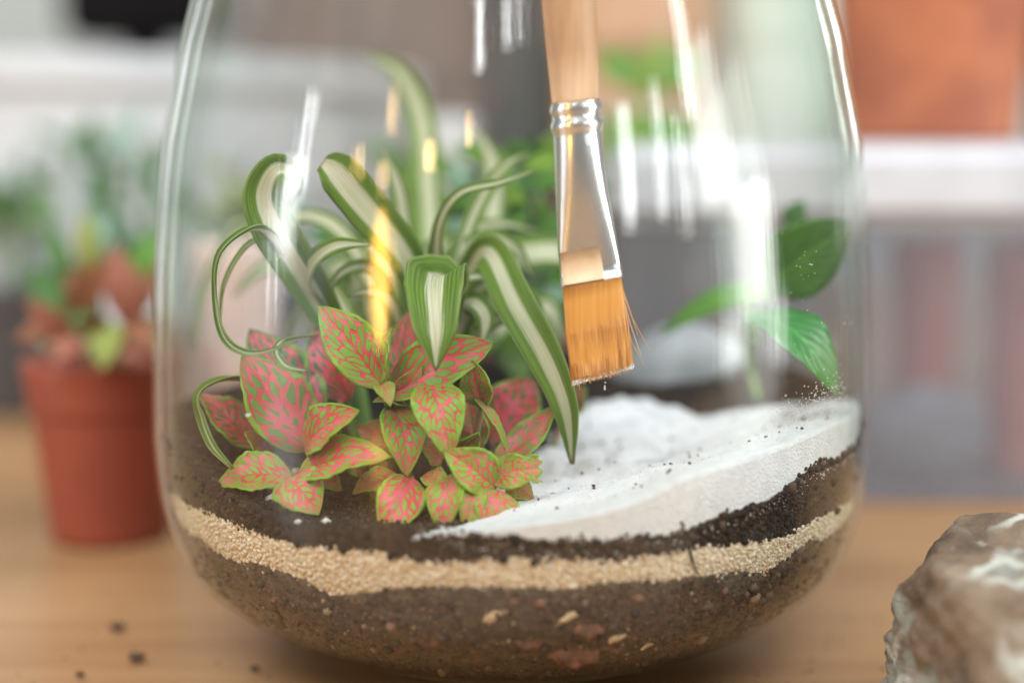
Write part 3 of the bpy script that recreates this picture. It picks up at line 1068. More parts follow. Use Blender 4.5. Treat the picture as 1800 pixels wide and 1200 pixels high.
fit(fc, (848, 716), (830, 632), 62, -.074, -.078, (-.35, .9, .2), .05, .34, .075)
fit(fc, (834, 700), (890, 797), 28, -.076, -.080, (.8, .45, .4), .10, .3, .03)
fit(fc, (838, 795), (822, 700), 56, -.068, -.066, (.1, .9, .4), .05, .2, .12)
fit(fc, (776, 812), (738, 770), 52, -.074, -.078, (.3, .8, .5), .1, .2, .12)
stem(fc, [ground(720, 850, -.062), P(700, 760, -.068), P(675, 690, -.079)], .0018, .0012)
stem(fc, [ground(760, 850, -.062), P(770, 780, -.07), P(752, 672, -.077)], .0016, .0012)
stem(fc, [ground(800, 850, -.06), P(830, 790, -.068), P(846, 716, -.074)], .0014, .001)

# low front rosette
fl = empty('fittonia_plant', ground(820, 880, -.085))
tag(fl, 'low pink fittonia with a torn leaf at the edge of the white sand', 'plant')
fit(fl, (872, 858), (780, 792), 82, -.090, -.094, (-.2, .8, .6), .14, .3, .075)
fit(fl, (860, 838), (952, 822), 66, -.088, -.092, (.1, .85, .5), .08, .12, .095, torn=True)
fit(fl, (868, 820), (978, 712), 62, -.074, -.066, (-.45, .85, .3), -.08, .2, .12)
fit(fl, (796, 838), (776, 940), 68, -.090, -.101, (-.15, .85, .5), .24, .3, .09)
fit(fl, (832, 846), (815, 932), 52, -.092, -.101, (.2, .85, .5), .2, .3, .06)
fit(fl, (878, 862), (862, 940), 82, -.093, -.101, (.1, .85, .5), .15, .18, .14)
fit(fl, (722, 836), (676, 950), 88, -.086, -.100, (.2, .8, .55), .16, .2, .19)
fit(fl, (700, 835), (620, 868), 58, -.078, -.086, (0, .6, .8), .1, .15, .12)
fit(fl, (890, 850), (938, 880), 48, -.084, -.088, (0, .6, .8), .1, .15, .1)
for pts in ([ground(830, 880, -.082), P(845, 850, -.086), P(866, 846, -.089)], [ground(770, 880, -.082), P(785, 850, -.088), P(796, 838, -.09)],
            [ground(730, 880, -.08), P(725, 855, -.084), P(722, 838, -.086)], [ground(850, 870, -.075), P(860, 840, -.076), P(868, 820, -.074)]):
    stem(fl, pts, .0014, .0011)
for b, t, w, y0, y1, n in [((700, 700), (742, 640), 44, -.072, -.078, (.3, .9, .4)), ((716, 720), (655, 706), 40, -.07, -.08, (-.2, .8, .6)), ((770, 700), (812, 742), 46, -.074, -.084, (.5, .8, .4)),
                           ((800, 800), (842, 760), 46, -.078, -.086, (.4, .9, .3)), ((640, 830), (600, 800), 44, -.066, -.07, (0, .8, .6)), ((745, 835), (792, 868), 44, -.085, -.093, (.2, .8, .6)),
                           ((560, 800), (600, 756), 48, -.07, -.08, (.2, .8, .5)), ((480, 800), (430, 760), 56, -.068, -.075, (-.2, .8, .6))]:
    fit(fc, b, t, w, y0, y1, n, random.uniform(.05, .25), random.uniform(.1, .4), random.uniform(.07, .13), random.uniform(.08, .2))
# back right fittonia
fb = empty('fittonia_plant', ground(880, 780, -.04))
tag(fb, 'blurred pink fittonia behind the others beside the hanging striped leaf', 'plant')
fit(fb, (865, 775), (938, 662), 112, -.042, -.038, (.1, .85, .5), .1, .15, .17)
fit(fb, (990, 725), (1030, 680), 52, -.03, -.03, (.1, .85, .5), .1, .15, .05)
stem(fb, [ground(870, 800, -.04), P(868, 790, -.04), P(865, 775, -.042)], .0014, .001)
stem(fb, [ground(960, 790, -.03), P(985, 750, -.03), P(990, 725, -.03)], .0012, .001)


# ---- spider plant: ribbons
def ribbon(root, pts, widths, m, n=(0, 1, .3), fold=.35, nu=44, nv=8, stripe=.42, thick=.0005, name='leaf'):
    """pts: (pixel x, pixel y, depth y); widths in pixels"""
    c = catmull([keep_in(P(*p)) for p in pts], nu)
    ws = np.interp(np.linspace(0, 1, nu), np.linspace(0, 1, len(widths)), widths)
    ys = [p.y for p in c]
    vs, fs, uv = [], [], []
    nn = Vector((n[0], -n[1], n[2])).normalized()
    for i in range(nu):
        t = (c[min(i + 1, nu - 1)] - c[max(i - 1, 0)]).normalized()
        s = t.cross(nn)
        if s.length < .05:
            s = t.cross(Vector((.3, -.6, .7)))
        s.normalize()
        b = s.cross(t).normalized()
        h = ws[i] * sc(ys[i]) / 2
        for j in range(nv + 1):
            v = -1 + 2 * j / nv
            vs.append(c[i] + s * (v * h) + b * (fold * abs(v) ** 1.3 * h + .03 * h * math.sin(i * .5) * v))
            uv.append((i / (nu - 1), (v + 1) / 2))
    for i in range(nu - 1):
        for j in range(nv):
            q = i * (nv + 1) + j
            fs.append((q, q + 1, q + nv + 2, q + nv + 1))
    o = mesh(name, vs, fs, m, uvs=uv)
    md = o.modifiers.new('thickness', 'SOLIDIFY')
    md.thickness = thick
    md.offset = 0
    o['stripe'] = stripe
    return own(root, o)


sp = empty('spider_plant', ground(740, 700, -.02))
tag(sp, 'spider plant with long arching green leaves striped cream in the middle of the vase', 'plant')
SPM = M['spider']
ribbon(sp, [(770, 640, -.02), (762, 480, .02), (752, 340, .045), (740, 210, .06), (702, 128, .065), (640, 92, .07)], [50, 62, 56, 50, 34, 3], SPM, (0, 1, .1), .3)
ribbon(sp, [(600, 600, -.045), (540, 500, -.052), (484, 410, -.06), (462, 345, -.062), (486, 298, -.062), (520, 318, -.056), (508, 370, -.05)], [44, 72, 82, 74, 54, 28, 2], SPM, (.3, 1, .2), .45, stripe=.36)
ribbon(sp, [(745, 560, -.03), (715, 460, -.04), (640, 365, -.05), (590, 305, -.055), (566, 286, -.056)], [50, 68, 84, 80, 34], SPM, (.35, 1, .3), .3, stripe=.45)
ribbon(sp, [(772, 560, -.025), (768, 470, -.032), (776, 390, -.04), (812, 340, -.045), (880, 322, -.045), (940, 300, -.03)], [34, 32, 26, 24, 18, 2], SPM, (-.2, .8, .6), .4)
ribbon(sp, [(790, 600, .0), (840, 460, .02), (866, 380, .03), (868, 300, .036), (842, 228, .04)], [40, 44, 42, 40, 8], SPM, (0, 1, .2), .2, stripe=.6)
ribbon(sp, [(775, 560, .0), (792, 460, .0), (830, 410, -.002), (885, 396, .0), (950, 410, .01)], [34, 36, 34, 28, 3], SPM, (0, .6, .8), .3, stripe=.5)
ribbon(sp, [(800, 560, -.02), (830, 470, -.03), (862, 445, -.04), (905, 530, -.058), (960, 630, -.066), (995, 720, -.07), (1006, 815, -.066)], [30, 44, 62, 72, 66, 48, 8], SPM, (-.3, 1, .3), .28, stripe=.34)
ribbon(sp, [(800, 600, .0), (840, 500, .01), (900, 455, .015), (980, 445, .02), (1030, 470, .026)], [34, 50, 66, 64, 8], SPM, (-.1, .8, .6), .2, stripe=.6)
ribbon(sp, [(782, 560, -.04), (776, 505, -.052), (768, 488, -.066), (764, 520, -.083), (766, 585, -.091), (766, 652, -.094)], [46, 84, 104, 104, 78, 2], SPM, (0, 1, .45), .55, stripe=.30)
ribbon(sp, [(800, 545, -.03), (812, 500, -.04), (835, 488, -.045), (862, 492, -.045)], [40, 44, 30, 4], SPM, (0, .5, .85), .2, stripe=.5)
ribbon(sp, [(600, 600, -.045), (548, 520, -.05), (548, 470, -.055), (590, 434, -.06), (655, 430, -.058)], [20, 44, 46, 34, 3], SPM, (-.4, .8, .5), .4, stripe=.5)
ribbon(sp, [(500, 450, -.058), (478, 418, -.066), (440, 405, -.074), (376, 448, -.080), (350, 525, -.082), (378, 598, -.085), (445, 623, -.089), (522, 600, -.092)], [18, 20, 18, 15, 13, 13, 13, 4], SPM, (-.5, .4, .7), .8, stripe=.4)
ribbon(sp, [(500, 440, -.05), (468, 422, -.055), (430, 440, -.058), (396, 500, -.058), (386, 570, -.056)], [14, 16, 16, 13, 3], SPM, (-.5, .5, .7), .6)
ribbon(sp, [(560, 720, -.03), (470, 680, -.05), (400, 668, -.065), (345, 692, -.072), (325, 740, -.076), (342, 790, -.082), (392, 826, -.088)], [16, 18, 18, 17, 16, 15, 5], SPM, (-.4, .4, .8), .8, stripe=.3)
ribbon(sp, [(560, 590, -.05), (500, 600, -.07), (488, 622, -.078), (505, 645, -.082), (540, 652, -.084)], [10, 14, 14, 12, 3], SPM, (-.3, .5, .8), .7, stripe=.5)
ribbon(sp, [(790, 620, -.03), (812, 560, -.04), (832, 535, -.045), (852, 560, -.048), (846, 610, -.05)], [30, 44, 48, 36, 4], SPM, (.3, .8, .5), .3, stripe=.5)
ribbon(sp, [(640, 640, -.01), (600, 540, .005), (540, 480, .015), (470, 470, .02), (410, 520, .02)], [30, 44, 44, 34, 4], SPM, (-.2, .8, .6), .3)
ribbon(sp, [(680, 620, .0), (650, 520, .015), (600, 470, .02), (560, 520, .02), (540, 600, .02)], [34, 48, 48, 36, 4], SPM, (-.3, .9, .5), .3, stripe=.5)
ribbon(sp, [(830, 620, .0), (900, 560, .01), (960, 540, .01), (990, 600, .01)], [34, 48, 46, 4], SPM, (.1, .9, .5), .3, stripe=.5)
ribbon(sp, [(600, 600, .03), (440, 400, .05), (340, 440, .045), (306, 520, .03), (316, 610, .02)], [16, 22, 22, 20, 6], SPM, (-.4, .6, .7), .4, stripe=.5)
for i in range(17):
    a0 = rng.uniform(-1.25, 1.25)
    x0 = 740 + rng.normal() * 35
    hh = rng.uniform(90, 230)
    rr = rng.uniform(90, 210) * math.copysign(1, a0)
    y_ = rng.uniform(.0, .055)
    tx = x0 + rr * (.4 + abs(a0) * .5)
    pts = [(x0, 640, y_ - .02), (x0 + (tx - x0) * .25, 640 - hh * .75, y_), (x0 + (tx - x0) * .6, 640 - hh, y_ + .004), (tx, 640 - hh * rng.uniform(.5, .9), y_ + .004), (tx + rr * .12, 640 - hh * rng.uniform(-.1, .4), y_)]
    ww = rng.uniform(36, 60)
    ribbon(sp, pts, [ww * .7, ww, ww, ww * .7, 3], SPM, (rng.normal() * .3, .8, .5), .3, stripe=rng.uniform(.4, .6), nu=26, nv=6)
for pts, ws in [([(700, 600, -.03), (672, 500, -.035), (640, 470, -.04), (600, 482, -.042), (572, 520, -.042)], [22, 30, 28, 20, 3]),
                ([(730, 600, -.02), (716, 430, -.015), (700, 330, -.012), (672, 262, -.01)], [26, 36, 32, 4]),
                ([(760, 600, -.02), (792, 470, -.02), (850, 420, -.02), (905, 436, -.022), (938, 490, -.024)], [24, 34, 34, 26, 3]),
                ([(780, 620, -.02), (832, 520, -.025), (888, 500, -.03), (940, 540, -.034), (962, 610, -.036)], [24, 34, 36, 28, 3]),
                ([(720, 620, -.03), (690, 540, -.04), (655, 515, -.045), (612, 520, -.05)], [22, 28, 24, 3]),
                ([(770, 600, -.03), (810, 440, -.02), (846, 350, -.012), (890, 290, -.006), (930, 270, .0)], [22, 32, 30, 22, 3]),
                ([(700, 620, -.02), (640, 470, -.01), (590, 400, -.005), (530, 380, .0), (490, 410, .002)], [24, 36, 36, 28, 3]),
                ([(800, 620, -.02), (880, 560, -.03), (935, 560, -.036), (972, 610, -.04), (985, 670, -.042)], [22, 32, 34, 26, 3])]:
    ribbon(sp, pts, ws, SPM, (rng.normal() * .3, .8, .5), rng.uniform(.25, .5), stripe=rng.uniform(.3, .6), nu=30, nv=6)
stem(sp, [ground(745, 720, -.02), P(755, 640, -.02), P(765, 560, -.02)], .006, .004, M['green_stem'])
stem(sp, [ground(640, 740, -.03), P(620, 660, -.04), P(590, 590, -.05)], .004, .003, M['green_stem'])

# ---- glossy plant at the right
rp = empty('rubber_plant', ground(1335, 740, .02))
tag(rp, 'plant with broad plain green leaves at the right wall above the white sand', 'plant')


def plain(root, m, b, t, w, y0, y1, n=(0, .8, .6), bend=.1, cup=.15, shape='ovate', inside=True, **kw):
    p0, p1 = P(*b, y0), P(*t, y1)
    if inside:
        p0, p1 = keep_in(p0), keep_in(p1)
    return add_leaf(root, m, p0=p0, p1=p1, wid=w * sc((y0 + y1) / 2), nrm=(n[0], -n[1], n[2]), bend=bend, cup=cup, shape=shape, **kw)


lf = plain(rp, M['deep_leaf'], (1340, 508), (1514, 388), 138, -.005, -.03, (-.1, 1, .15), .05, .04, wave=.03)
lf['label'] = 'broad matte green leaf nearest the rim'
lf = plain(rp, M['gloss_leaf'], (1312, 552), (1476, 697), 118, -.03, -.062, (.3, .8, .55), .20, .12, wave=.08)
lf['label'] = 'shiny leaf with white glints hanging over the dark soil'
plain(rp, M['mid_leaf'], (1385, 512), (1160, 590), 62, .02, .03, (0, .6, .8), .14, .15)
plain(rp, M['dark_leaf'], (1384, 400), (1412, 352), 44, .03, .03, (0, .9, .4), .1, .1)
stem(rp, [ground(1335, 750, .02), P(1318, 640, .03), P(1312, 560, .02), P(1348, 500, .0), P(1386, 400, .03)], .0013, .0009, M['green_stem'])
stem(rp, [P(1332, 600, .005), P(1320, 565, -.015), P(1312, 552, -.03)], .0014, .001, M['green_stem'])

# ---- leafy bush at the back of the vase
bb_ = empty('bushy_plant', ground(900, 620, .05))
tag(bb_, 'dense dark green bushy plant at the back behind the spider plant', 'plant')
for i in range(95):
    px, py = rng.uniform(790, 1020), rng.uniform(262, 590)
    if py < 300 + 40 * rng.random() and not 860 < px < 990:
        continue
    y = rng.uniform(.035, .085)
    an = rng.uniform(0, 2 * math.pi)
    l = rng.uniform(45, 85)
    plain(bb_, M[['dark_leaf', 'mid_leaf', 'lime_leaf', 'mid_leaf'][i % 4]] if i % 9 else M['blue_leaf'], (px, py), (px + l * math.cos(an), py + l * math.sin(an) * .8), rng.uniform(30, 52), y, y - rng.uniform(0, .012),
          (rng.normal() * .3, .8, .6), .1, .1, nu=8, nv=4)
for i in range(80):
    px, py = rng.uniform(540, 820), rng.uniform(400, 640)
    y = rng.uniform(.035, .08)
    an = rng.uniform(0, 2 * math.pi)
    l = rng.uniform(45, 80)
    plain(bb_, M[['dark_leaf', 'mid_leaf', 'dark_leaf', 'blue_leaf'][i % 4]], (px, py), (px + l * math.cos(an), py + l * math.sin(an) * .8), rng.uniform(30, 50), y, y - rng.uniform(0, .012),
          (rng.normal() * .3, .8, .6), .1, .1, nu=8, nv=4)
for px, top in ((640, 480), (720, 440), (850, 420), (900, 300), (950, 330), (1000, 400)):
    stem(bb_, [ground(920, 640, .055), P((px + 920) / 2, 520, .06), P(px, top, .06)], .0018, .001, M['green_stem'])

# ------------------------------------------------------------------ the brush
YB = -.085
KB = sc(YB)
br = empty('paint_brush', P(1060, 655, YB))
tag(br, 'flat artist brush with wooden handle, silver ferrule and golden bristles above the sand', 'brush')


def loft(secs, n=40):
    """secs: (centre, rx, ry, power) – sections across the brush axis in x and y"""
    vs, fs = [], []
    for c, rx, ry, pw, tilt in secs:
        for k in range(n):
            a = 2 * math.pi * k / n
            ca, sa = math.cos(a), math.sin(a)
            x = rx * math.copysign(abs(ca) ** (2 / pw), ca)
            y = ry * math.copysign(abs(sa) ** (2 / pw), sa)
            vs.append(c + Vector((x, y, x * tilt)))
    for i in range(len(secs) - 1):
        for k in range(n):
            k2 = (k + 1) % n
            fs.append((i * n + k, i * n + k2, (i + 1) * n + k2, (i + 1) * n + k))
    fs.append(tuple(range(n)))
    fs.append(tuple((len(secs) - 1) * n + k for k in reversed(range(n))))
    return vs, fs


def bx(px, py):
    return P(px, py, YB)


hs = []
for py, cx_, hw in [(-520, 948, 30), (-300, 972, 42), (-120, 992, 47), (0, 1000, 46.5), (90, 1006, 44.5), (190, 1012, 40)]:
    hs.append((bx(cx_, py), hw * KB, hw * KB, 2, .08))
vs, fs = loft(hs)
own(br, mesh('handle', vs, fs, M['handle']))
fsx = []
for py, cx_, hw, hy, pw in [(178, 1012, 42.5, 42.5, 2), (184, 1012, 44, 44, 2), (192, 1012.5, 46, 46, 2), (201, 1013, 42.5, 42.5, 2), (208, 1013.5, 42, 42, 2), (216, 1014, 46, 46, 2), (225, 1014.5, 46, 46, 2), (233, 1015, 42, 42, 2), (240, 1016, 42.5, 42.5, 2),
                            (290, 1019, 44, 40, 2), (340, 1023, 46, 34, 2.1), (390, 1028, 49, 27, 2.4), (430, 1032, 51.5, 21, 3.0), (470, 1037, 53.5, 17.5, 3.6), (494, 1040, 54, 16.5, 4.0)]:
    fsx.append((bx(cx_, py), hw * KB, hy * KB, pw, .17 if py > 300 else .1))
vs, fs = loft(fsx, 64)
ferr = own(br, mesh('ferrule', vs, fs, M['steel']))
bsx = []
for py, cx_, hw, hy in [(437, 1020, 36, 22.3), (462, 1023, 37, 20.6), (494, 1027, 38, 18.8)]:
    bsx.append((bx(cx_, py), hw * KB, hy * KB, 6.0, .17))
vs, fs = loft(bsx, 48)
own(br, mesh('ferrule_reflection', vs, fs, M['band']))  # added shell whose colour imitates a warm reflection in the metal
bs = []
for py, cx_, hw, hy in [(486, 1039, 51, 14.5), (520, 1043, 52.5, 17), (570, 1048, 54, 17.5), (620, 1054, 53.5, 15), (652, 1059, 51, 11)]:
    bs.append((bx(cx_, py), hw * KB, hy * KB, 3, .26))
vs, fs = loft(bs, 48)
core = own(br, mesh('bristles', vs, fs, M['bristle']))
# strands
hv, hf = [], []


def strand(a, b, c, r):
    st = len(hv)
    for p, rr in ((a, r), (b, r * .95), (c, r * .45)):
        for k in range(3):
            an = 2 * math.pi * k / 3
            hv.append(p + Vector((math.cos(an) * rr, math.sin(an) * rr, 0)))
    for i in range(2):
        for k in range(3):
            k2 = (k + 1) % 3
            hf.append((st + i * 3 + k, st + i * 3 + k2, st + i * 3 + 3 + k2, st + i * 3 + 3 + k))


for i in range(1500):
    x = rng.uniform(-1, 1)
    s_ = rng.uniform(-1, 1)
    s_ = math.copysign(abs(s_) ** .4, s_)
    lim = (1 - abs(x) ** 3) ** (1 / 3)
    top = bx(1039 + 50 * x, 490 - 9 * x) + Vector((0, s_ * lim * 14.5 * KB, 0))
    mid = bx(1050 + 54 * x + rng.normal() * .8, 580 - 11 * x) + Vector((0, s_ * lim * 17.5 * KB, 0))
    bot = bx(1059 + 53 * x + rng.normal() * 1.6, 657 - 15 * x + rng.normal() * 4.6 - 3 * (x > .9)) + Vector((0, s_ * lim * 12 * KB, 0))
    strand(top, mid, bot, rng.uniform(.00011, .0002))
for pts in [((1092, 500), (1112, 560), (1142, 616)), ((1091, 505), (1108, 570), (1127, 625)), ((1093, 510), (1106, 545), (1122, 590)), ((1090, 520), (1110, 600), (1132, 640))]:
    a, b, c = (bx(*p) for p in pts)
    strand(a, b, c, .00014)
me = bpy.data.meshes.new('bristle_hair')
me.from_pydata([tuple(v) for v in hv], [], hf)
o = link('bristle_hair', me, M['bristle'])
o['kind'] = 'stuff'
own(br, o)
pts = []
for i in range(1500):
    x = rng.uniform(-1, 1)
    pts.append(tuple(bx(1060 + 53 * x, 661 - 15 * x - abs(rng.normal()) * 3.2 - .5) + Vector((0, rng.uniform(-1, .8) * 11 * KB, 0))))
o = grains('sand_coating', pts, rng.uniform(.0001, .00032, len(pts)), M['white_grain'])
o['kind'] = 'stuff'
own(br, o)
tag(grains('falling_sand_grain', [tuple(bx(1063, 678 + 2 * i)) for i in range(4)] + [tuple(bx(1064, 672))], .0003, M['white_grain']), 'pinch of white sand falling from the brush tip', 'sand grains', kind='stuff')

# ------------------------------------------------------------------ things around the vase
def pot_mesh(x, y, r_top, r_bot, h, m, name='pot', rim=.18, rimw=1.06, z0=0.0, parent=None, wall=.004, n=56):
    pr = [(.0001, z0 + .0005), (r_bot * .9, z0 + .0002), (r_bot, z0 + .002)]
    zr = h * (1 - rim)
    rr = r_bot + (r_top - r_bot) * (1 - rim)
    e = .0012
    pr += [(r_bot + .0002, z0 + .002 + e), (r_bot + .0004, z0 + .002 + 3 * e), (rr - .0004, z0 + zr - .001 - 3 * e), (rr - .0002, z0 + zr - .001 - e)]
    pr += [(rr, z0 + zr - .001), (rr * rimw - .0004, z0 + zr - .0006), (rr * rimw, z0 + zr), (rr * rimw, z0 + zr + e), (rr * rimw, z0 + zr + 2 * e)]
    pr += [(r_top * rimw, z0 + h - 2 * e), (r_top * rimw, z0 + h - e), (r_top * rimw - .0008, z0 + h), (r_top - wall, z0 + h), (rr - wall, z0 + zr), (r_bot - wall, z0 + .006), (.0001, z0 + .006)]
    vs, fs, uv = lathe(pr, n, cx=x, cy=y)
    o = mesh(name, vs, fs, m)
    if parent:
        own(parent, o)
    return o


# terracotta pot at the left with a small fittonia
yp = .135
xp = P(186, 700, yp).x
lp = empty('potted_plant', (xp, yp, 0))
tag(lp, 'terracotta coloured pot with rusty pink leaves left of the vase', 'potted plant')
pot_mesh(xp, yp, .0345, .0262, .0825, M['terracotta'], rim=.27, rimw=1.035, parent=lp)
vs, fs, uv = lathe([(.031, .076), (.02, .0775), (.0001, .078)], 40, cx=xp, cy=yp)
own(lp, mesh('soil', vs, fs, M['soil']))
for b, t, w, y0, y1, mm, n in [
        ((130, 600), (45, 525), 52, .11, .10, 'rose_leaf', (-.2, .9, .4)), ((140, 590), (100, 640), 60, .105, .09, 'rose_leaf', (-.1, .8, .6)),
        ((120, 560), (210, 440), 60, .13, .12, 'rust_leaf', (.3, .9, .3)), ((240, 580), (200, 430), 70, .12, .12, 'rose_leaf', (.1, .9, .3)),
        ((200, 570), (180, 650), 64, .105, .088, 'yellow_leaf', (0, .8, .6)), ((230, 570), (272, 620), 60, .105, .09, 'rust_leaf', (.2, .8, .6)),
        ((170, 570), (120, 480), 56, .14, .145, 'rust_leaf', (0, .9, .4)), ((230, 560), (285, 470), 56, .14, .14, 'rust_leaf', (0, .9, .4)),
        ((150, 590), (75, 610), 50, .115, .105, 'yellow_leaf', (-.1, .7, .7)), ((170, 590), (160, 560), 60, .11, .095, 'rose_leaf', (0, .6, .8)),
        ((165, 490), (150, 370), 44, .15, .155, 'yellow_leaf', (0, .9, .3)), ((170, 500), (185, 370), 40, .15, .16, 'blue_leaf', (0, .9, .3)), ((120, 500), (95, 400), 44, .15, .16, 'dark_leaf', (0, .9, .3)),
        ((90, 580), (28, 600), 44, .12, .115, 'rust_leaf', (-.2, .8, .6)), ((250, 520), (270, 400), 56, .15, .16, 'mid_leaf', (0, .9, .3)),
        ((210, 600), (245, 640), 46, .10, .09, 'rose_leaf', (.1, .8, .6)),
        ((210, 540), (235, 440), 60, .15, .16, 'dark_leaf', (0, .9, .3)), ((120, 560), (60, 470), 60, .15, .165, 'dark_leaf', (0, .9, .3)),
        ((150, 540), (150, 450), 70, .15, .165, 'rust_leaf', (0, .9, .3)), ((190, 590), (110, 560), 56, .12, .12, 'dark_leaf', (0, .7, .6)), ((230, 600), (285, 560), 56, .12, .12, 'dark_leaf', (0, .7, .6))]:
    plain(lp, M[mm], b, t, w, y0, y1, n, .12, .15, inside=False, nu=12, nv=6)
for dx, top in ((-.010, (130, 590)), (.008, (215, 560)), (0, (165, 480)), (.012, (240, 520))):
    own(lp, mesh('stem', *tube([Vector((xp + dx * .6, yp, .077)), Vector((xp + dx, yp, .095)), P(*top, .13)], [.0015, .001], 10, 6), M['stem']))


def bushy(name, label, px0, px1, py0, py1, d, mats, potm, n, l0, l1, w, potr=.04, poth=.07, cat='potted plant', upright=False):
    y = d - .5
    cx = (px0 + px1) / 2
    c = P(cx, py1, y)
    root = empty(name, (c.x, y, 0))
    tag(root, label, cat)
    h = max(poth, c.z) if poth is None else poth
    pot_mesh(c.x, y, potr, potr * .78, h, potm, parent=root)
    for i in range(n):
        px = rng.uniform(px0, px1)
        py = rng.uniform(py0, py1)
        if upright:
            an = -math.pi / 2 + rng.normal() * .5
        else:
            an = rng.uniform(0, 2 * math.pi)
        l = rng.uniform(l0, l1)
        yy = y + rng.uniform(-.025, .025)
        plain(root, M[mats[i % len(mats)]], (px, py), (px + l * math.cos(an), py + l * math.sin(an)), w * rng.uniform(.7, 1.2), yy, yy + rng.normal() * .012, (rng.normal() * .3, .85, .5), .1, .12, inside=False, nu=8, nv=4)
    for k in range(4):
        own(root, mesh('stem', *tube([Vector((c.x + rng.normal() * .008, y, h - .01)), P(cx, (py0 + py1 * 2) / 3, y), P(rng.uniform(px0, px1), (py0 * 2 + py1) / 3, y)], [.002, .001], 8, 6), M['green_stem']))
    return root


bushy('potted_plant', 'blue green feathery potted plant behind the terracotta pot', 130, 290, 260, 460, .86, ['blue_leaf', 'blue_leaf', 'dark_leaf'], M['white'], 46, 50, 95, 30, .045, .08, upright=True)
bushy('potted_plant', 'dark green low plant at the left edge of the photo', -60, 95, 320, 420, .98, ['dark_leaf', 'mid_leaf', 'dark_leaf'], M['charcoal'], 34, 35, 60, 30, .05, .09)
bushy('potted_plant', 'mid green leafy plant between the white pot and the feathery plant', 40, 180, 320, 450, 1.05, ['mid_leaf', 'yellow_leaf', 'dark_leaf', 'blue_leaf'], M['charcoal'], 44, 40, 70, 32, .04, .09)
bushy('potted_plant', 'yellow green blurred plant behind the left wall of the vase', 345, 520, 300, 420, .80, ['yellow_leaf', 'blue_leaf', 'dark_leaf'], M['charcoal'], 30, 45, 70, 34, .03, .10)
bushy('potted_plant', 'green leafy pot plant behind the tall striped leaf', 690, 860, 270, 480, .74, ['mid_leaf', 'lime_leaf', 'dark_leaf'], M['terracotta'], 44, 40, 70, 34, .035, .09)


def cup(name, label, px0, px1, py_top, d, m, cat, flare=1.0, rim=.1, h=None, z0=0.0, rimw=1.03):
    y = d - .5
    a, b = P(px0, py_top, y), P(px1, py_top, y)
    root_x = (a.x + b.x) / 2
    r = (b.x - a.x) / 2
    o = pot_mesh(root_x, y, r, r * flare, (h or a.z) - z0, m, name, rim=rim, rimw=rimw, z0=z0)
    return tag(o, label, cat)


cup('white_pot', 'small white pot at the left edge behind the terracotta pot', -30, 58, 390, 1.25, M['white'], 'pot', .8)
cup('pink_pot', 'pale pink pot seen through the left side of the vase', 338, 490, 425, .67, M['pink'], 'pot', .85)
cup('grey_tub', 'large pale grey round tub across the upper left background', -260, 722, 92, 1.22, M['pale_grey'], 'tub', .92, .08, h=.243)
cup('charcoal_planter', 'dark charcoal planter behind the vase left of the brush', 842, 1010, -80, 1.0, M['charcoal'], 'planter', .8, .1)
cup('mint_pot', 'pale mint pot seen through the upper right of the vase', 1270, 1480, -40, .98, M['mint'], 'pot', .75, .15)
cup('white_bowl', 'small white bowl seen behind the tall striped leaf', 755, 835, 205, .86, M['white'], 'bowl', .7, .1)

# black box and brown cabinet far behind
a, b = P(105, 70, .95), P(372, 70, .95)
sb = empty('black_speaker', ((a.x + b.x) / 2, .95, 0))
tag(sb, 'black box at the top left far behind the grey tub', 'box')
zt = P(105, 68, .95).z
box('foot', (a.x + b.x) / 2 - .02, (a.x + b.x) / 2 + .02, .97, 1.01, .0, zt + .004, M['black'], sb)
box('housing', a.x, b.x, .95, 1.05, zt, zt + .25, M['black'], sb, .008)
a, b = P(395, 100, 1.0), P(860, 100, 1.0)
cb = empty('brown_cabinet', ((a.x + b.x) / 2, 1.0, 0))
tag(cb, 'brown cabinet far behind the vase top', 'cabinet')
box('body', a.x, b.x, 1.0, 1.25, 0, .62, M['brown'], cb)
for k in range(2):
    x0 = a.x + (b.x - a.x) * (.03 + .49 * k)
    dr = box('door', x0, x0 + (b.x - a.x) * .46, .988, .9995, .03, .59, M['brown'], cb, .003)
    hd = box('handle', x0 + .02, x0 + .03, .976, .9875, .28, .34, M['charcoal'], None, .002)
    hd.parent = dr
    hd.matrix_parent_inverse = Matrix.Translation(-Vector(cb.location))

# plastic tub at the right
yt = .195
xl = P(1085, 600, yt).x
xr = xl + .42
ztub = P(1600, 250, yt).z
tb = empty('storage_tub', ((xl + xr) / 2, yt + .11, 0))
tag(tb, 'see-through grey plastic tub with wide white rim right of the vase', 'tub')
zr_ = P(1600, 398, yt).z
th = .003
box('front_panel', xl, xr, yt, yt + th, .001, zr_, M['tub'], tb, .001)
box('back_panel', xl, xr, yt + .22, yt + .22 + th, .001, zr_, M['tub'], tb, .001)
box('side_panel', xl, xl + th, yt + th, yt + .22, .001, zr_, M['tub'], tb, .001)
box('side_panel', xr - th, xr, yt + th, yt + .22, .001, zr_, M['tub'], tb, .001)
box('floor_panel', xl + th, xr - th, yt + th, yt + .22, .001, .004, M['tub'], tb, .001)
box('rim', xl - .004, xr + .004, yt - .004, yt + .227, zr_, ztub, M['rim'], tb, .008)
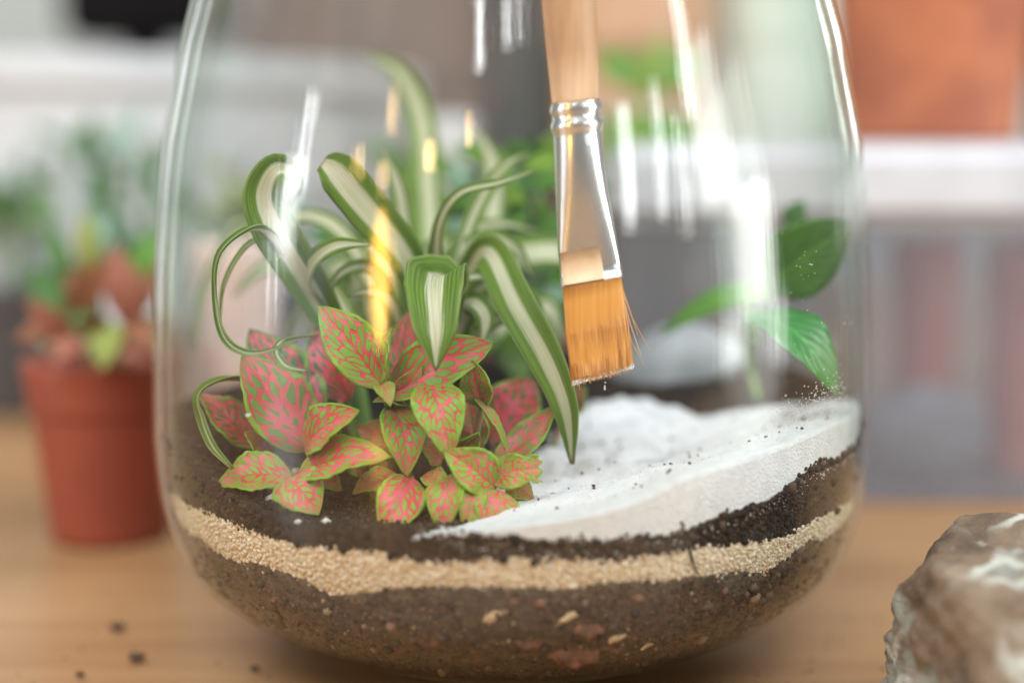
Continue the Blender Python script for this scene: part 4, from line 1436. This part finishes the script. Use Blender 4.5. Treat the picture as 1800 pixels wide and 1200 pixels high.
for i, (px0, px1, yy, mm, lab) in enumerate([(1578, 1690, .235, 'rose', 'left reddish pot standing inside the grey plastic tub'), (1745, 1860, .235, 'rose', 'right reddish pot standing inside the grey plastic tub')]):
    a, b = P(px0, 600, yy), P(px1, 600, yy)
    zz = P(px0, 402, yy).z
    o = pot_mesh((a.x + b.x) / 2, yy + .01, (b.x - a.x) / 2 * 1.0, (b.x - a.x) / 2 * .8, .125, M['rose_clay'], 'clay_pot', z0=.0045)
    tag(o, lab, 'pot', 'pots inside the grey tub')
o = lump('grey_pebble', P(1640, 700, .22) + Vector((0, .012, 0)), .026, M['grey_stone'], 4, (1.3, .5, 1.0), .15, 3)
o.location.z = .030
tag(o, 'pale grey stone inside the plastic tub below the reddish pots', 'stone')

# pots on the tub lid
yy = yt + .10
a, b = P(1522, 240, yy), P(1792, 240, yy)
o = pot_mesh(P(1632, 240, yy).x, yy, .058, .046, .125, M['terracotta2'], 'clay_pot', rim=.22, rimw=1.08, z0=ztub + .0003)
tag(o, 'big orange terracotta pot standing on the white rim of the tub', 'pot')
o = pot_mesh(P(1895, 240, yy).x, yy + .02, .022, .018, .09, M['brown_clay'], 'brown_pot', z0=ztub + .0003)
tag(o, 'dark brown pot at the right edge beside the orange pot', 'pot')
# leafy plant in a cream pot on the lid behind the brush
yy = yt + .13
tpx = P(1120, 200, yy).x
tp = empty('potted_plant', (tpx, yy, ztub))
tag(tp, 'plant with big bright green leaves and cream pot right of the brush handle', 'potted plant')
pot_mesh(tpx, yy, .030, .026, .022, M['cream'], z0=ztub + .0003, parent=tp)
for b, t, w, mm in [((1130, 150), (1045, 95), 70, 'mid_leaf'), ((1150, 160), (1230, 100), 70, 'mid_leaf'), ((1130, 180), (1170, 60), 60, 'lime_leaf'), ((1080, 200), (1072, 400), 60, 'mid_leaf'), ((1180, 200), (1215, 330), 66, 'mid_leaf'), ((1120, 190), (1095, 320), 50, 'lime_leaf'), ((1150, 200), (1150, 360), 56, 'mid_leaf')]:
    plain(tp, M[mm], b, t, w, yy - .03, yy - .05 if t[1] > 200 else yy - .02, (0, .9, .4), .1, .1, inside=False, nu=10, nv=6)
own(tp, mesh('stem', *tube([Vector((tpx, yy, ztub + .004)), Vector((tpx, yy - .01, ztub + .03)), P(1135, 155, yy - .02)], [.002, .0015], 8, 6), M['green_stem']))
o = pot_mesh(P(1115, 60, .48).x, .48, .052, .044, .30, M['tan_clay'], 'tan_pot')
tag(o, 'tall tan clay pot behind the bright green leaves', 'pot')

# rock in the right foreground
def facet_rock(name, c, rad, m, squash, seed, nplanes=22):
    rg = random.Random(seed)
    pl = []
    for _ in range(nplanes):
        v = Vector((rg.gauss(0, 1), rg.gauss(0, 1), rg.gauss(0, 1))).normalized()
        pl.append((v, rg.uniform(.80, 1.0)))
    pl += [(Vector((-1, -.15, .05)).normalized(), .70), (Vector((-.05, -.12, 1)).normalized(), .66)]
    bm = bmesh.new()
    bmesh.ops.create_icosphere(bm, subdivisions=6, radius=1)
    for v in bm.verts:
        d = v.co.normalized()
        k = 1.25
        for n, h in pl:
            q = d.dot(n)
            if q > .2:
                k = min(k, h / q)
        x = d * k
        k += .03 * mnoise.noise(x * 2.2) + .045 * mnoise.noise(x * 5 + Vector((seed, 0, 0))) + .034 * mnoise.noise(x * 11) + .022 * mnoise.noise(x * 24) + .008 * mnoise.noise(x * 48)
        v.co = Vector((d.x * squash[0], d.y * squash[1], d.z * squash[2])) * k * rad
    me = bpy.data.meshes.new(name)
    bm.to_mesh(me)
    bm.free()
    me.polygons.foreach_set('use_smooth', [True] * len(me.polygons))
    o = link(name, me, m)
    o.location = c
    return o


c = P(1790, 1125, -.10)
rk = facet_rock('rough_rock', Vector((c.x + .013, -.118, .0205)), .060, M['rock'], (1.1, .9, 1.0), 11)
tag(rk, 'rough brown rock with pale veins at the lower right corner', 'rock')

# soil crumbs on the table
pts = []
for i in range(420):
    a = R(rng.uniform(-110, 110))
    rr = .075 + abs(rng.normal()) * .11
    pts.append((rr * math.sin(a), -rr * math.cos(a), .0002))
for i in range(160):
    pts.append((rng.uniform(-.4, .4), rng.uniform(-.2, .3), .0002))
tag(grains('soil_dust', pts, rng.uniform(.0001, .00055, len(pts)), M['low_crumb']), 'fine soil and sand dust strewn on the wooden table', 'soil dust', kind='stuff')
for i, (px, py, w, lab) in enumerate([(240, 1161, 15, 'largest dark soil crumb on the table at the lower left'), (140, 1188, 9, 'small soil crumb left of the largest crumb on the table'), (205, 1106, 14, 'faint brown soil crumb on the table above the largest crumb'), (448, 1178, 9, 'soil crumb on the table just left of the vase base')]):
    p = onz(px, py, .001)
    o = lump('soil_crumb', p + Vector((0, 0, w * .0001)), w * sc(p.y) * .8, M['crumb'], i + 20, (1.2, 1, .6), .4, 2)
    tag(o, lab, 'soil crumb', 'soil crumbs on the table')
